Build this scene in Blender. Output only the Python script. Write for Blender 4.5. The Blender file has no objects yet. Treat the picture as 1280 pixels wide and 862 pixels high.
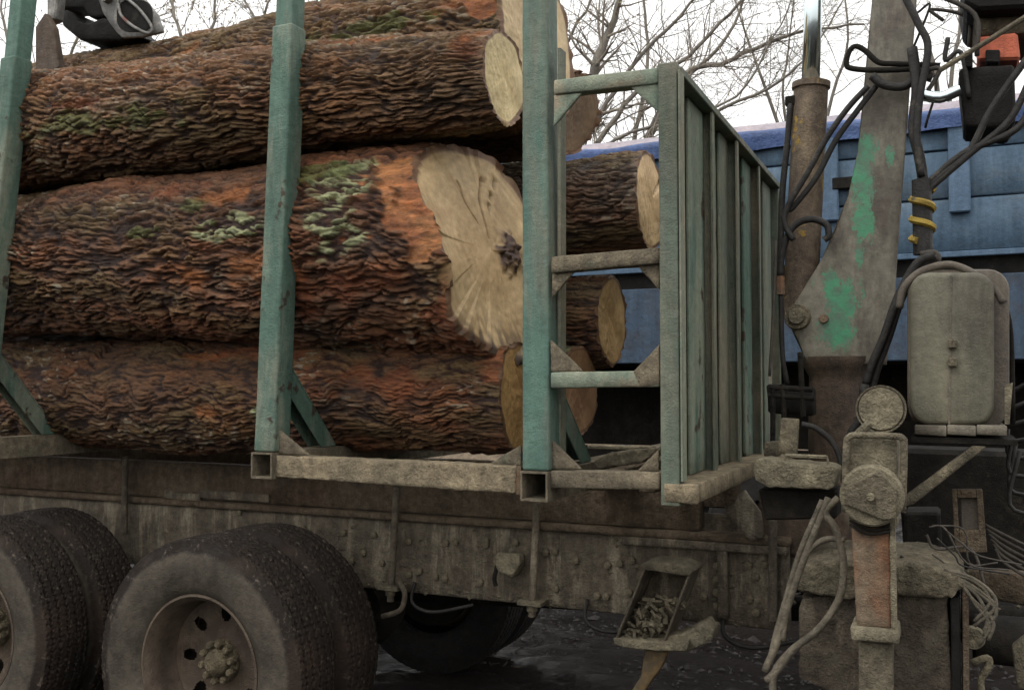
import bpy, bmesh, math, random
import numpy as np
from mathutils import Vector, Matrix
random.seed(7); rng = np.random.RandomState(5)
S = bpy.context.scene
COL = S.collection

# ------------------------------------------------------------------ camera
FPX = 1200.0; CAMH = 1.665
YAW = math.radians(24.5); PITCH = math.atan(52 / FPX)
CAM = Vector((0, -3.0, CAMH))
FW = Vector((-math.sin(YAW) * math.cos(PITCH), math.cos(YAW) * math.cos(PITCH), math.sin(PITCH)))
RT = Vector((math.cos(YAW), math.sin(YAW), 0)); UP = RT.cross(FW)
cd = bpy.data.cameras.new('camera'); cam = bpy.data.objects.new('camera', cd); COL.objects.link(cam)
cam.matrix_world = Matrix(((RT.x, UP.x, -FW.x, CAM.x), (RT.y, UP.y, -FW.y, CAM.y), (RT.z, UP.z, -FW.z, CAM.z), (0, 0, 0, 1)))
cd.sensor_width = 36; cd.lens = 36 * FPX / 1280; cd.clip_end = 3000; cd.clip_start = .05
S.camera = cam

# ------------------------------------------------------------------ light
SUN_EL, SUN_AZ = math.radians(58), math.radians(205)
w = bpy.data.worlds.new('World'); S.world = w; w.use_nodes = True
nt = w.node_tree; nt.nodes.clear()
out = nt.nodes.new('ShaderNodeOutputWorld'); bg = nt.nodes.new('ShaderNodeBackground')
sky = nt.nodes.new('ShaderNodeTexSky'); sky.sky_type = 'NISHITA'; sky.sun_disc = False
sky.sun_elevation = SUN_EL; sky.sun_rotation = SUN_AZ; sky.dust_density = 4; sky.air_density = 1.5
hs = nt.nodes.new('ShaderNodeHueSaturation'); hs.inputs['Saturation'].default_value = .12
mx = nt.nodes.new('ShaderNodeMixRGB'); mx.inputs[0].default_value = .75; mx.inputs[2].default_value = (9.0, 8.95, 8.8, 1)
nt.links.new(sky.outputs[0], hs.inputs['Color']); nt.links.new(hs.outputs[0], mx.inputs[1])
# overcast: cloud layer brighter towards the zenith
tc = nt.nodes.new('ShaderNodeTexCoord'); sx = nt.nodes.new('ShaderNodeSeparateXYZ'); mr = nt.nodes.new('ShaderNodeMapRange')
mr.inputs['From Min'].default_value = 0; mr.inputs['From Max'].default_value = 1; mr.inputs['To Min'].default_value = 1.0; mr.inputs['To Max'].default_value = 2.1
ml = nt.nodes.new('ShaderNodeMixRGB'); ml.blend_type = 'MULTIPLY'; ml.inputs[0].default_value = 1
nt.links.new(tc.outputs['Generated'], sx.inputs[0]); nt.links.new(sx.outputs[2], mr.inputs[0]); nt.links.new(mx.outputs[0], ml.inputs[1]); nt.links.new(mr.outputs[0], ml.inputs[2])
nt.links.new(ml.outputs[0], bg.inputs[0]); bg.inputs[1].default_value = .1
nt.links.new(bg.outputs[0], out.inputs[0])
sl = bpy.data.lights.new('sun', 'SUN'); sl.energy = .5; sl.angle = math.radians(20); sl.color = (1, .97, .92)
sun = bpy.data.objects.new('sun', sl); COL.objects.link(sun)
sd = Vector((math.cos(SUN_EL) * math.sin(SUN_AZ), math.cos(SUN_EL) * math.cos(SUN_AZ), math.sin(SUN_EL)))
sun.rotation_euler = sd.to_track_quat('Z', 'Y').to_euler(); sun.location = (0, -8, 12)
S.view_settings.view_transform = 'Standard'; S.view_settings.look = 'None'
S.view_settings.exposure = 0.45; S.view_settings.gamma = 1

# ------------------------------------------------------------------ placement helpers
def ray(u, v):
    return FW + RT * ((u - 640) / FPX) + UP * ((431 - v) / FPX)
def P(u, v, y=0.0):          # point of the plane y = const seen at photo position u, v
    d = ray(u, v); return CAM + d * ((y - CAM.y) / d.y)
def PXp(u, v, x):
    d = ray(u, v); return CAM + d * ((x - CAM.x) / d.x)
def proj(p):                 # numpy (n,3) -> u, v
    q = p - np.array(CAM); z = q @ np.array(FW)
    return 640 + FPX * (q @ np.array(RT)) / z, 431 - FPX * (q @ np.array(UP)) / z

# ------------------------------------------------------------------ numpy noise
def hsh(ix, iy, iz, seed=0):
    h = (ix.astype(np.int64) * 374761393 + iy.astype(np.int64) * 668265263 + iz.astype(np.int64) * 2147483647 // 7 + seed * 974634777) & 0xffffffff
    h = (h ^ (h >> 13)) * 1274126177 & 0xffffffff
    h = (h ^ (h >> 16)) * 2246822519 & 0xffffffff
    return ((h ^ (h >> 15)) & 0xffffff) / float(0xffffff)
def vn(p, seed=0):
    i = np.floor(p).astype(np.int64); f = p - i; f = f * f * (3 - 2 * f)
    r = 0
    for a in (0, 1):
        for b in (0, 1):
            for c in (0, 1):
                wgt = (f[:, 0] if a else 1 - f[:, 0]) * (f[:, 1] if b else 1 - f[:, 1]) * (f[:, 2] if c else 1 - f[:, 2])
                r = r + wgt * hsh(i[:, 0] + a, i[:, 1] + b, i[:, 2] + c, seed)
    return r
def fbm(p, seed=0, o=3):
    r = 0; a = .5; t = 0
    for k in range(o):
        r = r + a * vn(p * 2 ** k, seed + k); t += a; a *= .5
    return r / t
def voro(x, a, na, seed):
    xi = np.floor(x).astype(np.int64); ai = np.floor(a).astype(np.int64)
    f1 = np.full(x.shape, 9.); f2 = np.full(x.shape, 9.); cid = np.zeros(x.shape)
    z0 = np.zeros_like(xi)
    for dx in (-1, 0, 1):
        for da in (-1, 0, 1):
            cx, ca = xi + dx, ai + da; cm = np.mod(ca, na)
            jx = cx + .1 + .8 * hsh(cx, cm, z0, seed); ja = ca + .1 + .8 * hsh(cx, cm, z0 + 1, seed)
            d = np.hypot(x - jx, a - ja); c = hsh(cx, cm, z0 + 2, seed)
            m = d < f1; f2 = np.where(m, f1, np.minimum(f2, d)); cid = np.where(m, c, cid); f1 = np.where(m, d, f1)
    return f1, f2, cid
def sst(a, b, x):
    t = np.clip((x - a) / (b - a), 0, 1); return t * t * (3 - 2 * t)

# ------------------------------------------------------------------ materials
M = {}
def newmat(name):
    m = bpy.data.materials.new(name); m.use_nodes = True; M[name] = m
    return m, m.node_tree, m.node_tree.nodes['Principled BSDF']
def noise(nt, scale, detail=5, rough=.6, stretch=(1, 1, 1), dist=0.0):
    tc = nt.nodes.new('ShaderNodeTexCoord'); mp = nt.nodes.new('ShaderNodeMapping'); mp.inputs['Scale'].default_value = stretch
    n = nt.nodes.new('ShaderNodeTexNoise'); n.inputs['Scale'].default_value = scale; n.inputs['Detail'].default_value = detail
    n.inputs['Roughness'].default_value = rough; n.inputs['Distortion'].default_value = dist
    nt.links.new(tc.outputs['Object'], mp.inputs[0]); nt.links.new(mp.outputs[0], n.inputs[0])
    return n.outputs[0]
def ramp(nt, src, lo, hi, c0=(0, 0, 0, 1), c1=(1, 1, 1, 1)):
    r = nt.nodes.new('ShaderNodeValToRGB'); r.color_ramp.elements[0].position = lo; r.color_ramp.elements[1].position = hi
    r.color_ramp.elements[0].color = c0; r.color_ramp.elements[1].color = c1
    nt.links.new(src, r.inputs[0]); return r.outputs[0]
def mix(nt, fac, a, b, mode='MIX'):
    n = nt.nodes.new('ShaderNodeMixRGB'); n.blend_type = mode
    for i, x in enumerate((fac, a, b)):
        if isinstance(x, (int, float)): n.inputs[i].default_value = x
        elif isinstance(x, tuple): n.inputs[i].default_value = (*x[:3], 1)
        else: nt.links.new(x, n.inputs[i])
    return n.outputs[0]
def bumps(nt, bsdf, specs):
    prev = None
    for src, strength, dist in specs:
        b = nt.nodes.new('ShaderNodeBump'); b.inputs['Strength'].default_value = strength; b.inputs['Distance'].default_value = dist
        nt.links.new(src, b.inputs['Height'])
        if prev: nt.links.new(prev, b.inputs['Normal'])
        prev = b.outputs[0]
    nt.links.new(prev, bsdf.inputs['Normal'])
def weathered(name, c1, c2, sc=6, c3=None, cover=(.5, .6), csc=3, cst=(1, 1, 1), r=(.5, .85), metal=0, fine=90, fb=.3, lump=.25, spot=None, spec=.3, grain=None):
    if grain is None: grain = .42 if fb > .45 else .2
    """two tones of the same surface, a third (dirt, bare metal, paint) in patches, fine relief"""
    m, t, b = newmat(name)
    col = mix(t, ramp(t, noise(t, sc, 6, .65), .35, .65), c1, c2)
    if c3:
        fac = ramp(t, noise(t, csc, 8, .7, cst, .3), *cover); col = mix(t, fac, col, c3)
    if spot:
        fac = ramp(t, noise(t, spot[1], 4, .6), spot[2], spot[2] + .05); col = mix(t, fac, col, spot[0])
    col = mix(t, 1.0, col, ramp(t, noise(t, 26, 9, .75), .33, .68, (1 - grain,) * 3 + (1,), (1 + grain * .9,) * 3 + (1,)), 'MULTIPLY')
    col = mix(t, 1.0, col, ramp(t, noise(t, 9, 5, .7, (1, 1, .12)), .35, .65, (.74, .75, .76, 1), (1.2, 1.18, 1.15, 1)), 'MULTIPLY')
    col = mix(t, 1.0, col, ramp(t, noise(t, 170, 3, .8), .35, .65, (1 - grain * .35,) * 3 + (1,), (1 + grain * .35,) * 3 + (1,)), 'MULTIPLY')
    t.links.new(col, b.inputs['Base Color'])
    rr = ramp(t, noise(t, sc * 1.7, 5), .3, .7, (r[0],) * 3 + (1,), (r[1],) * 3 + (1,)); t.links.new(rr, b.inputs['Roughness'])
    b.inputs['Metallic'].default_value = metal
    b.inputs['Specular IOR Level'].default_value = spec
    bumps(t, b, [(noise(t, fine * 1.6, 4, .8), min(1, fb * 1.3), .007), (noise(t, fine / 5, 6, .7), min(1, lump * 1.2), .03)])
    return m
GREEN = (.07, .125, .095); GREEN_L = (.175, .20, .15); MUD = (.20, .165, .115); MUDL = (.30, .25, .175)
weathered('green_stake', GREEN, (.09, .155, .12), 5, GREEN_L, (.44, .54), 4, (1, 1, .2), spot=((.055, .04, .028), 9, .62))
weathered('green_stake_teal', (.08, .15, .12), (.10, .175, .14), 6, (.155, .175, .135), (.47, .6), 4, (1, 1, .2), fine=140)
weathered('green_board', (.13, .14, .105), (.10, .132, .10), 4, (.20, .18, .13), (.47, .62), 2.5, (1, 1, .3))
weathered('green_board_pale', (.20, .21, .155), (.155, .185, .138), 4, (.24, .21, .15), (.5, .65), 3, (1, 1, .4))
weathered('green_bar', (.15, .20, .15), (.22, .235, .175), 5, MUDL, (.5, .62), 6)
weathered('sawdust_bar', (.35, .285, .185), (.26, .21, .14), 12, (.17, .14, .10), (.6, .7), 9, fine=70, fb=1.0, lump=.7, r=(.8, .95))
weathered('gusset_dirt', (.27, .225, .155), (.20, .165, .115), 12, (.15, .17, .12), (.55, .7), 9, fine=90, fb=1.0, lump=.5, r=(.8, .95))
weathered('frame_mud', (.125, .096, .066), (.175, .136, .096), 7, (.10, .07, .048), (.5, .65), 3, (.5, 1, 1), fine=60, fb=.7, lump=.7, r=(.7, .95), spec=.12)
weathered('rail_mud', (.17, .142, .102), (.115, .091, .066), 9, (.28, .24, .175), (.52, .62), 5, (2.2, 1, .35), fine=70, fb=.8, lump=.6, r=(.6, .9))
weathered('box_dirt', (.13, .11, .082), (.085, .068, .052), 8, (.19, .16, .12), (.55, .7), 5, (1.5, 1, .5), fine=60, fb=.9, lump=.8, spec=.12)
weathered('dark_steel', (.013, .0115, .010), (.022, .019, .015), 8, (.05, .042, .031), (.6, .72), 6, fb=.5, r=(.6, .9), spec=.12)
weathered('pedestal', (.075, .052, .038), (.11, .08, .056), 9, (.13, .105, .075), (.55, .7), 5, fb=.5)
weathered('crane_paint', (.10, .09, .068), (.075, .06, .045), 7, (.20, .175, .135), (.5, .6), 4, (1, 1, .5), fb=.4)
weathered('rust_tube', (.15, .115, .082), (.10, .072, .053), 9, (.20, .155, .10), (.5, .66), 6, (1, 1, .4), fb=.5, spot=((.38, .24, .05), 11, .61))
weathered('mud_pale', (.25, .22, .15), (.18, .155, .105), 9, (.15, .13, .09), (.50, .64), 8, fine=60, fb=.5, lump=.9, r=(.75, .95))
weathered('mud_mid', (.185, .16, .108), (.13, .108, .075), 9, (.29, .245, .17), (.56, .68), 8, fine=60, fb=.6, lump=1.0, r=(.7, .95))
weathered('leg_rust', (.135, .095, .062), (.18, .14, .095), 8, (.20, .095, .05), (.5, .66), 5, (1, 1, .6), fb=.5)
weathered('tank', (.155, .145, .102), (.105, .098, .07), 3, (.07, .06, .045), (.48, .66), 4, (1, 1, .35), fine=120, fb=.2, lump=.2, r=(.4, .7))
weathered('tank_side', (.10, .085, .07), (.13, .11, .085), 5, (.07, .055, .045), (.5, .7), 4, fb=.3)
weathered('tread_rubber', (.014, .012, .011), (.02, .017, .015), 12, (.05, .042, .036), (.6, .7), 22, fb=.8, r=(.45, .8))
weathered('sidewall', (.088, .08, .066), (.065, .058, .048), 6, (.032, .028, .024), (.55, .7), 6, fine=60, fb=.5, lump=.3, r=(.7, .9))
weathered('rim_paint', (.115, .088, .062), (.075, .055, .04), 5, (.055, .036, .027), (.5, .66), 5, fb=.4, r=(.45, .8))
weathered('hub_mud', (.25, .205, .13), (.19, .155, .095), 14, (.12, .10, .07), (.55, .7), 14, fb=.9, lump=.9)
weathered('hose_rubber', (.018, .017, .016), (.03, .028, .025), 14, (.12, .10, .075), (.58, .72), 8, fb=.3, r=(.4, .65), spec=.25)
weathered('hose_mud', (.15, .13, .095), (.10, .085, .064), 12, (.25, .22, .165), (.55, .7), 10, fb=.6)
weathered('yellow_band', (.36, .25, .04), (.24, .16, .03), 18, (.10, .08, .05), (.58, .7), 20, r=(.5, .7))
weathered('blue_board', (.075, .122, .18), (.062, .105, .155), 3, (.10, .13, .155), (.5, .7), 2, (.4, 1, 1), fine=30, fb=.2, spot=((.20, .15, .11), 5, .72))
weathered('blue_trim', (.09, .145, .22), (.075, .125, .19), 3, (.14, .18, .21), (.55, .7), 3)
weathered('blue_dark', (.045, .072, .11), (.055, .085, .13), 3, (.05, .05, .055), (.5, .7), 3)
weathered('tarp_blue', (.055, .095, .23), (.035, .065, .16), 3, (.10, .16, .34), (.52, .68), 2, (.3, 1, 1), fine=25, lump=.6, r=(.3, .55))
weathered('tarp_faded', (.30, .25, .27), (.24, .22, .26), 3, (.22, .25, .36), (.55, .75), 2, (.3, 1, 1), fine=25, lump=.5, r=(.35, .6))
weathered('orange_paint', (.52, .14, .08), (.42, .11, .06), 8, (.18, .12, .09), (.6, .7), 6)
weathered('black_plastic', (.011, .0105, .010), (.018, .017, .016), 8, (.05, .043, .034), (.62, .75), 6, r=(.5, .8), spec=.1)
weathered('grapple_steel', (.17, .165, .155), (.11, .105, .10), 7, (.30, .29, .27), (.5, .62), 6, (1, 1, 1), r=(.3, .6), metal=.4, spot=((.2, .1, .08), 7, .64))
weathered('branch_bark', (.26, .24, .20), (.18, .16, .14), 4, (.18, .17, .14), (.55, .7), 3, r=(.7, .9))
weathered('twig', (.33, .29, .24), (.25, .215, .18), 4, r=(.7, .9))
weathered('dead_leaf', (.34, .27, .16), (.26, .20, .11), 3, r=(.6, .9))
weathered('debris', (.17, .145, .095), (.11, .09, .062), 25, (.33, .29, .2), (.55, .7), 30, fb=.8)
weathered('wood_chip', (.45, .33, .17), (.34, .24, .12), 14, (.2, .14, .08), (.58, .7), 12)
weathered('wire', (.07, .06, .048), (.045, .038, .032), 14)
weathered('orange_rust', (.20, .13, .05), (.15, .10, .05), 10, (.09, .07, .045), (.45, .6), 8)
m, t, b = newmat('crane_green')      # thick old paint with bright green showing through the dirt
col = mix(t, ramp(t, noise(t, 7, 6), .35, .65), (.105, .095, .072), (.072, .057, .042))
col = mix(t, ramp(t, noise(t, 4, 7, .7, (1, 1, .35)), .5, .6), col, (.165, .15, .115))
at = t.nodes.new('ShaderNodeAttribute'); at.attribute_name = 'col'
nz_ = ramp(t, mix(t, .4, noise(t, 22, 10, .85, (1, 1, .35), .6), noise(t, 80, 6, .8, (1, 1, .5))), .36, .62)
gm = mix(t, .52, at.outputs['Fac'], nz_)
col = mix(t, 1.0, col, ramp(t, noise(t, 26, 9, .75), .33, .68, (.7, .7, .7, 1), (1.3, 1.28, 1.25, 1)), 'MULTIPLY')
col = mix(t, ramp(t, gm, .50, .55), col, mix(t, ramp(t, noise(t, 22, 5), .4, .6), (.055, .24, .125), (.08, .15, .10)))
t.links.new(col, b.inputs['Base Color']); b.inputs['Roughness'].default_value = .6
bumps(t, b, [(noise(t, 80, 4, .7), .4, .004), (noise(t, 12, 5), .3, .01)])
m, t, b = newmat('tyre_rubber')      # dust-grey sidewall, clean dark shoulder and tread with caught grit
tc = t.nodes.new('ShaderNodeTexCoord'); vm = t.nodes.new('ShaderNodeVectorMath'); vm.operation = 'MULTIPLY'; vm.inputs[1].default_value = (1, 0, 1)
vl = t.nodes.new('ShaderNodeVectorMath'); vl.operation = 'LENGTH'; t.links.new(tc.outputs['Object'], vm.inputs[0]); t.links.new(vm.outputs[0], vl.inputs[0])
ad = t.nodes.new('ShaderNodeMath'); ad.operation = 'MULTIPLY_ADD'; ad.inputs[1].default_value = .05; t.links.new(noise(t, 9, 6, .7), ad.inputs[0]); t.links.new(vl.outputs['Value'], ad.inputs[2])
side = mix(t, ramp(t, noise(t, 6, 6, .7), .38, .62), (.085, .072, .056), (.045, .038, .030)); side = mix(t, 1.0, side, ramp(t, noise(t, 40, 6, .8), .3, .7, (.7, .7, .7, 1), (1.25, 1.25, 1.25, 1)), 'MULTIPLY')
tread = mix(t, ramp(t, noise(t, 28, 6, .75), .57, .68), (.02, .0155, .0125), (.12, .095, .075)); tread = mix(t, ramp(t, noise(t, 3, 4), .5, .7), tread, (.04, .027, .02))
t.links.new(mix(t, ramp(t, ad.outputs[0], .482, .500), side, tread), b.inputs['Base Color']); b.inputs['Specular IOR Level'].default_value = .12
t.links.new(ramp(t, noise(t, 20, 5), .4, .6, (.45,) * 3 + (1,), (.85,) * 3 + (1,)), b.inputs['Roughness'])
bumps(t, b, [(noise(t, 90, 5, .8), .6, .008), (noise(t, 14, 6, .7), .3, .02)])
m, t, b = newmat('chrome'); b.inputs['Metallic'].default_value = 1; b.inputs['Roughness'].default_value = .16
b.inputs['Base Color'].default_value = (.62, .70, .72, 1)
m, t, b = newmat('bark')
at = t.nodes.new('ShaderNodeAttribute'); at.attribute_name = 'col'
col = mix(t, 1.0, at.outputs['Color'], ramp(t, noise(t, 55, 8, .8, (.4, 1, 1)), .32, .68, (.45, .43, .41, 1), (1.8, 1.72, 1.6, 1)), 'MULTIPLY')
t.links.new(col, b.inputs['Base Color'])
t.links.new(ramp(t, noise(t, 22, 6, .7), .35, .62, (.32,) * 3 + (1,), (.8,) * 3 + (1,)), b.inputs['Roughness'])
bumps(t, b, [(noise(t, 150, 5, .8, (.5, 1, 1)), 1, .010), (noise(t, 45, 7, .8, (.3, 1, 1)), 1, .022)])
m, t, b = newmat('cut_wood')
at = t.nodes.new('ShaderNodeAttribute'); at.attribute_name = 'col'
col = mix(t, 1.0, at.outputs['Color'], ramp(t, noise(t, 38, 8, .8), .3, .7, (.78, .77, .73, 1), (1.15, 1.15, 1.15, 1)), 'MULTIPLY')
col = mix(t, 1.0, col, ramp(t, noise(t, 6, 6, .7), .35, .65, (.78, .74, .68, 1), (1.15, 1.16, 1.18, 1)), 'MULTIPLY')
t.links.new(col, b.inputs['Base Color']); b.inputs['Roughness'].default_value = .6
bumps(t, b, [(noise(t, 70, 6, .8, (1, 1, .5)), .5, .006)])
m, t, b = newmat('ground')
n1 = noise(t, 1.1, 8, .7, (.5, 1, 1), .4)
col = mix(t, ramp(t, n1, .4, .6), (.014, .011, .0105), (.026, .021, .018))
col = mix(t, ramp(t, noise(t, 16, 6, .75, (.35, 1, 1)), .6, .68), col, (.085, .075, .07))
t.links.new(col, b.inputs['Base Color'])
t.links.new(ramp(t, noise(t, 2.2, 6, .6, (.3, 1, 1)), .42, .58, (.12,) * 3 + (1,), (.7,) * 3 + (1,)), b.inputs['Roughness'])
b.inputs['Specular IOR Level'].default_value = .12
bumps(t, b, [(noise(t, 60, 5, .8), 1, .02), (noise(t, 12, 7, .8, (.5, 1, 1)), 1, .08)])

# ------------------------------------------------------------------ mesh building
WO = {}
def wo(o): return WO[o] if o is not None else Vector((0, 0, 0))
def empty(name, loc, label, cat, group=None):
    o = bpy.data.objects.new(name, None); COL.objects.link(o); o.location = loc; o.empty_display_size = .2
    o['label'] = label; o['category'] = cat
    if group: o['group'] = group
    WO[o] = Vector(loc); return o
class MB:
    def __init__(s): s.v = []; s.f = []
    def add(s, vs, fs):
        n = len(s.v); s.v += [Vector(q) for q in vs]; s.f += [tuple(i + n for i in f) for f in fs]; return s
    def hexa(s, b, t):       # 4 bottom + 4 top corners, same order
        return s.add(list(b) + list(t), [(3, 2, 1, 0), (4, 5, 6, 7), (0, 1, 5, 4), (1, 2, 6, 5), (2, 3, 7, 6), (3, 0, 4, 7)])
    def box(s, x0, x1, y0, y1, z0, z1):
        return s.hexa([(x0, y0, z0), (x1, y0, z0), (x1, y1, z0), (x0, y1, z0)], [(x0, y0, z1), (x1, y0, z1), (x1, y1, z1), (x0, y1, z1)])
    def stake(s, p0, p1, wx, wy, wx1=None, wy1=None):     # p0, p1: left front edge, bottom and top
        wx1 = wx1 or wx; wy1 = wy1 or wy; X = Vector((1, 0, 0)); Y = Vector((0, 1, 0))
        return s.hexa([p0, p0 + X * wx, p0 + X * wx + Y * wy, p0 + Y * wy], [p1, p1 + X * wx1, p1 + X * wx1 + Y * wy1, p1 + Y * wy1])
    def prism(s, px, y, d):  # outline of a face lying in the plane y, with thickness d behind it
        a = [P(u, v, y) for u, v in px]; n = len(a)
        b_ = [q + Vector((0, d, 0)) for q in a]
        fs = [tuple(range(n)), tuple(range(2 * n - 1, n - 1, -1))] + [((i + 1) % n, i, n + i, n + (i + 1) % n) for i in range(n)]
        return s.add(a + b_, fs)
    def beam(s, a, b, w_, h_, up=Vector((0, 0, 1))):      # bar centred on a-b
        a = Vector(a); b = Vector(b); d = (b - a).normalized(); r = d.cross(up).normalized(); u_ = r.cross(d)
        c = [(-1, -1), (1, -1), (1, 1), (-1, 1)]
        return s.hexa([a + r * (i * w_ / 2) + u_ * (j * h_ / 2) for i, j in c], [b + r * (i * w_ / 2) + u_ * (j * h_ / 2) for i, j in c])
    def tube(s, pts, r, n=8, smooth=0, caps=True):
        pts = [Vector(q) for q in pts]
        if smooth: pts = catmull(pts, smooth)
        k = len(pts); rs = r if isinstance(r, (list, tuple)) else None
        if rs and len(rs) != k: rs = list(np.interp(np.linspace(0, 1, k), np.linspace(0, 1, len(rs)), rs))
        vs = []; nrm = None
        for i, q in enumerate(pts):
            d = (pts[min(i + 1, k - 1)] - pts[max(i - 1, 0)])
            d = d.normalized() if d.length > 1e-9 else Vector((0, 0, 1))
            if nrm is None: nrm = d.orthogonal().normalized()
            else:
                nrm = nrm - d * nrm.dot(d); nrm = nrm.normalized() if nrm.length > 1e-6 else d.orthogonal().normalized()
            bn = d.cross(nrm); rr = rs[i] if rs else r
            vs += [q + (nrm * math.cos(6.28318 * j / n) + bn * math.sin(6.28318 * j / n)) * rr for j in range(n)]
        fs = [(i * n + j, i * n + (j + 1) % n, (i + 1) * n + (j + 1) % n, (i + 1) * n + j) for i in range(k - 1) for j in range(n)]
        if caps: fs += [tuple(range(n - 1, -1, -1)), tuple(range((k - 1) * n, k * n))]
        return s.add(vs, fs)
    def lathe(s, prof, c, n=64, axis='y', closed=False):  # prof: (offset along axis, radius)
        vs = []
        for h, r in prof:
            for j in range(n):
                a = 6.2831853 * j / n; ca, sa = r * math.cos(a), r * math.sin(a)
                vs.append(Vector(c) + (Vector((ca, h, sa)) if axis == 'y' else Vector((ca, sa, h)) if axis == 'z' else Vector((h, ca, sa))))
        k = len(prof)
        fs = [(i * n + j, i * n + (j + 1) % n, (i + 1) * n + (j + 1) % n, (i + 1) * n + j) for i in range(k - 1) for j in range(n)]
        if closed: fs += [tuple(range(n)), tuple(range((k - 1) * n, k * n))]
        return s.add(vs, fs)
    def build(s, name, mat, parent=None, origin=None, bevel=0, smooth=False, seg=1, rough=0, cell=.02, rseed=0):
        if origin is None: origin = wo(parent)
        origin = Vector(origin)
        me = bpy.data.meshes.new(name)
        me.from_pydata([tuple(q - origin) for q in s.v], [], s.f)
        bm = bmesh.new(); bm.from_mesh(me)
        bmesh.ops.recalc_face_normals(bm, faces=bm.faces)
        if bevel:
            es = [e for e in bm.edges if len(e.link_faces) == 2 and e.calc_face_angle(0) > .5]
            bmesh.ops.bevel(bm, geom=es, offset=bevel, segments=seg, affect='EDGES', profile=.5, clamp_overlap=True)
        if rough:            # caked dirt, dents: cut into small cells and push about
            bmesh.ops.triangulate(bm, faces=[f for f in bm.faces if len(f.verts) > 4])
            for _ in range(7):
                es = [e for e in bm.edges if e.calc_length() > cell * 1.6]
                if not es or len(bm.faces) > 60000: break
                bmesh.ops.subdivide_edges(bm, edges=es, cuts=1, use_grid_fill=True)
            bm.normal_update()
            co = np.array([q.co + origin for q in bm.verts])
            n_ = (fbm(co * 16, 3 + rseed) - .5) * 1.0 + (fbm(co * 60, 9 + rseed, 3) - .5) * 1.3
            for q, k in zip(bm.verts, n_): q.co += q.normal * (k * rough * 1.15)
        bm.to_mesh(me); bm.free()
        if rough and not smooth: me.polygons.foreach_set('use_smooth', [True] * len(me.polygons)); me.set_sharp_from_angle(angle=math.radians(50))
        if smooth:
            me.polygons.foreach_set('use_smooth', [True] * len(me.polygons))
            if smooth != 'all':
                try: me.set_sharp_from_angle(angle=math.radians(40))
                except Exception: pass
        me.materials.append(M[mat])
        o = bpy.data.objects.new(name, me); COL.objects.link(o)
        o.parent = parent; o.location = origin - wo(parent); WO[o] = origin
        return o
def catmull(p, n):
    q = [p[0] * 2 - p[1]] + p + [p[-1] * 2 - p[-2]]; r = []
    for i in range(1, len(q) - 2):
        for k in range(n):
            t = k / n; a, b_, c, d = q[i - 1], q[i], q[i + 1], q[i + 2]
            r.append(.5 * ((2 * b_) + (c - a) * t + (2 * a - 5 * b_ + 4 * c - d) * t * t + (3 * b_ - a - 3 * c + d) * t ** 3))
    r.append(p[-1]); return r
def pxs(l, y=None): return [P(q[0], q[1], q[2] if len(q) > 2 else y) for q in l]
def tag(o, label, cat=None, group=None):
    o['label'] = label
    if cat: o['category'] = cat
    if group: o['group'] = group
    return o
def npmesh(name, V, F, cols, mat, parent, smooth=True):
    me = bpy.data.meshes.new(name); nv, nf = len(V), len(F); k = F.shape[1]
    me.vertices.add(nv); me.vertices.foreach_set('co', V.astype(np.float32).ravel())
    me.loops.add(nf * k); me.loops.foreach_set('vertex_index', F.astype(np.int32).ravel())
    me.polygons.add(nf); me.polygons.foreach_set('loop_start', np.arange(0, nf * k, k, dtype=np.int32))
    me.update(calc_edges=True)
    if cols is not None:
        ca = me.color_attributes.new('col', 'FLOAT_COLOR', 'POINT')
        ca.data.foreach_set('color', np.hstack([cols, np.ones((nv, 1))]).astype(np.float32).ravel())
    if smooth: me.polygons.foreach_set('use_smooth', np.ones(nf, bool))
    me.materials.append(M[mat]); me.validate()
    o = bpy.data.objects.new(name, me); COL.objects.link(o); o.parent = parent; WO[o] = wo(parent)
    return o

# ------------------------------------------------------------------ ground
def make_ground():
    def axis(lo, hi, c0, c1, fine):
        a = list(np.arange(c0, c1, fine)); st = fine; x = c0
        while x > lo: st *= 1.25; x -= st; a.insert(0, x)
        st = fine; x = c1
        while x < hi: a.append(x); st *= 1.25; x += st
        a.append(hi); return np.array(a)
    X = axis(-1500, 1500, -4, 5, .05); Y = axis(-300, 1500, -1, 9, .05)
    gx, gy = np.meshgrid(X, Y); p = np.stack([gx.ravel(), gy.ravel(), np.zeros(gx.size)], 1)
    h = (fbm(p * [.5, 2.2, 1], 3, 4) - .5) * .14 + (fbm(p * [4, 9, 1], 8, 3) - .5) * .09
    p[:, 2] = h * np.exp(-(np.maximum(0, np.abs(p[:, 0]) - 12) / 20) ** 2)
    nx, ny = len(X), len(Y); i = (np.arange(ny - 1)[:, None] * nx + np.arange(nx - 1)).ravel()
    F = np.stack([i, i + 1, i + nx + 1, i + nx], 1)
    o = npmesh('ground', p, F, None, 'ground', None); o['kind'] = 'structure'
make_ground()
def make_bank():  # added bank, blocks the bright horizon so the gaps under the trucks stay dark
    X = np.linspace(-60, 60, 240); Y = np.linspace(15, 40, 30); gx, gy = np.meshgrid(X, Y); p = np.stack([gx.ravel(), gy.ravel(), np.zeros(gx.size)], 1)
    e = sst(15, 19, p[:, 1]) * (1 - sst(32, 40, p[:, 1])) * (1 - sst(45, 60, np.abs(p[:, 0])))
    p[:, 2] = -.2 + e * (1.75 + (fbm(p * [.4, .6, 1], 91, 3) - .5) * .7) + (fbm(p * [3, 3, 1], 92, 3) - .5) * .15
    i = (np.arange(29)[:, None] * 240 + np.arange(239)).ravel(); o = npmesh('added_bank', p, np.stack([i, i + 1, i + 241, i + 240], 1), None, 'frame_mud', None); o['kind'] = 'structure'
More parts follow.
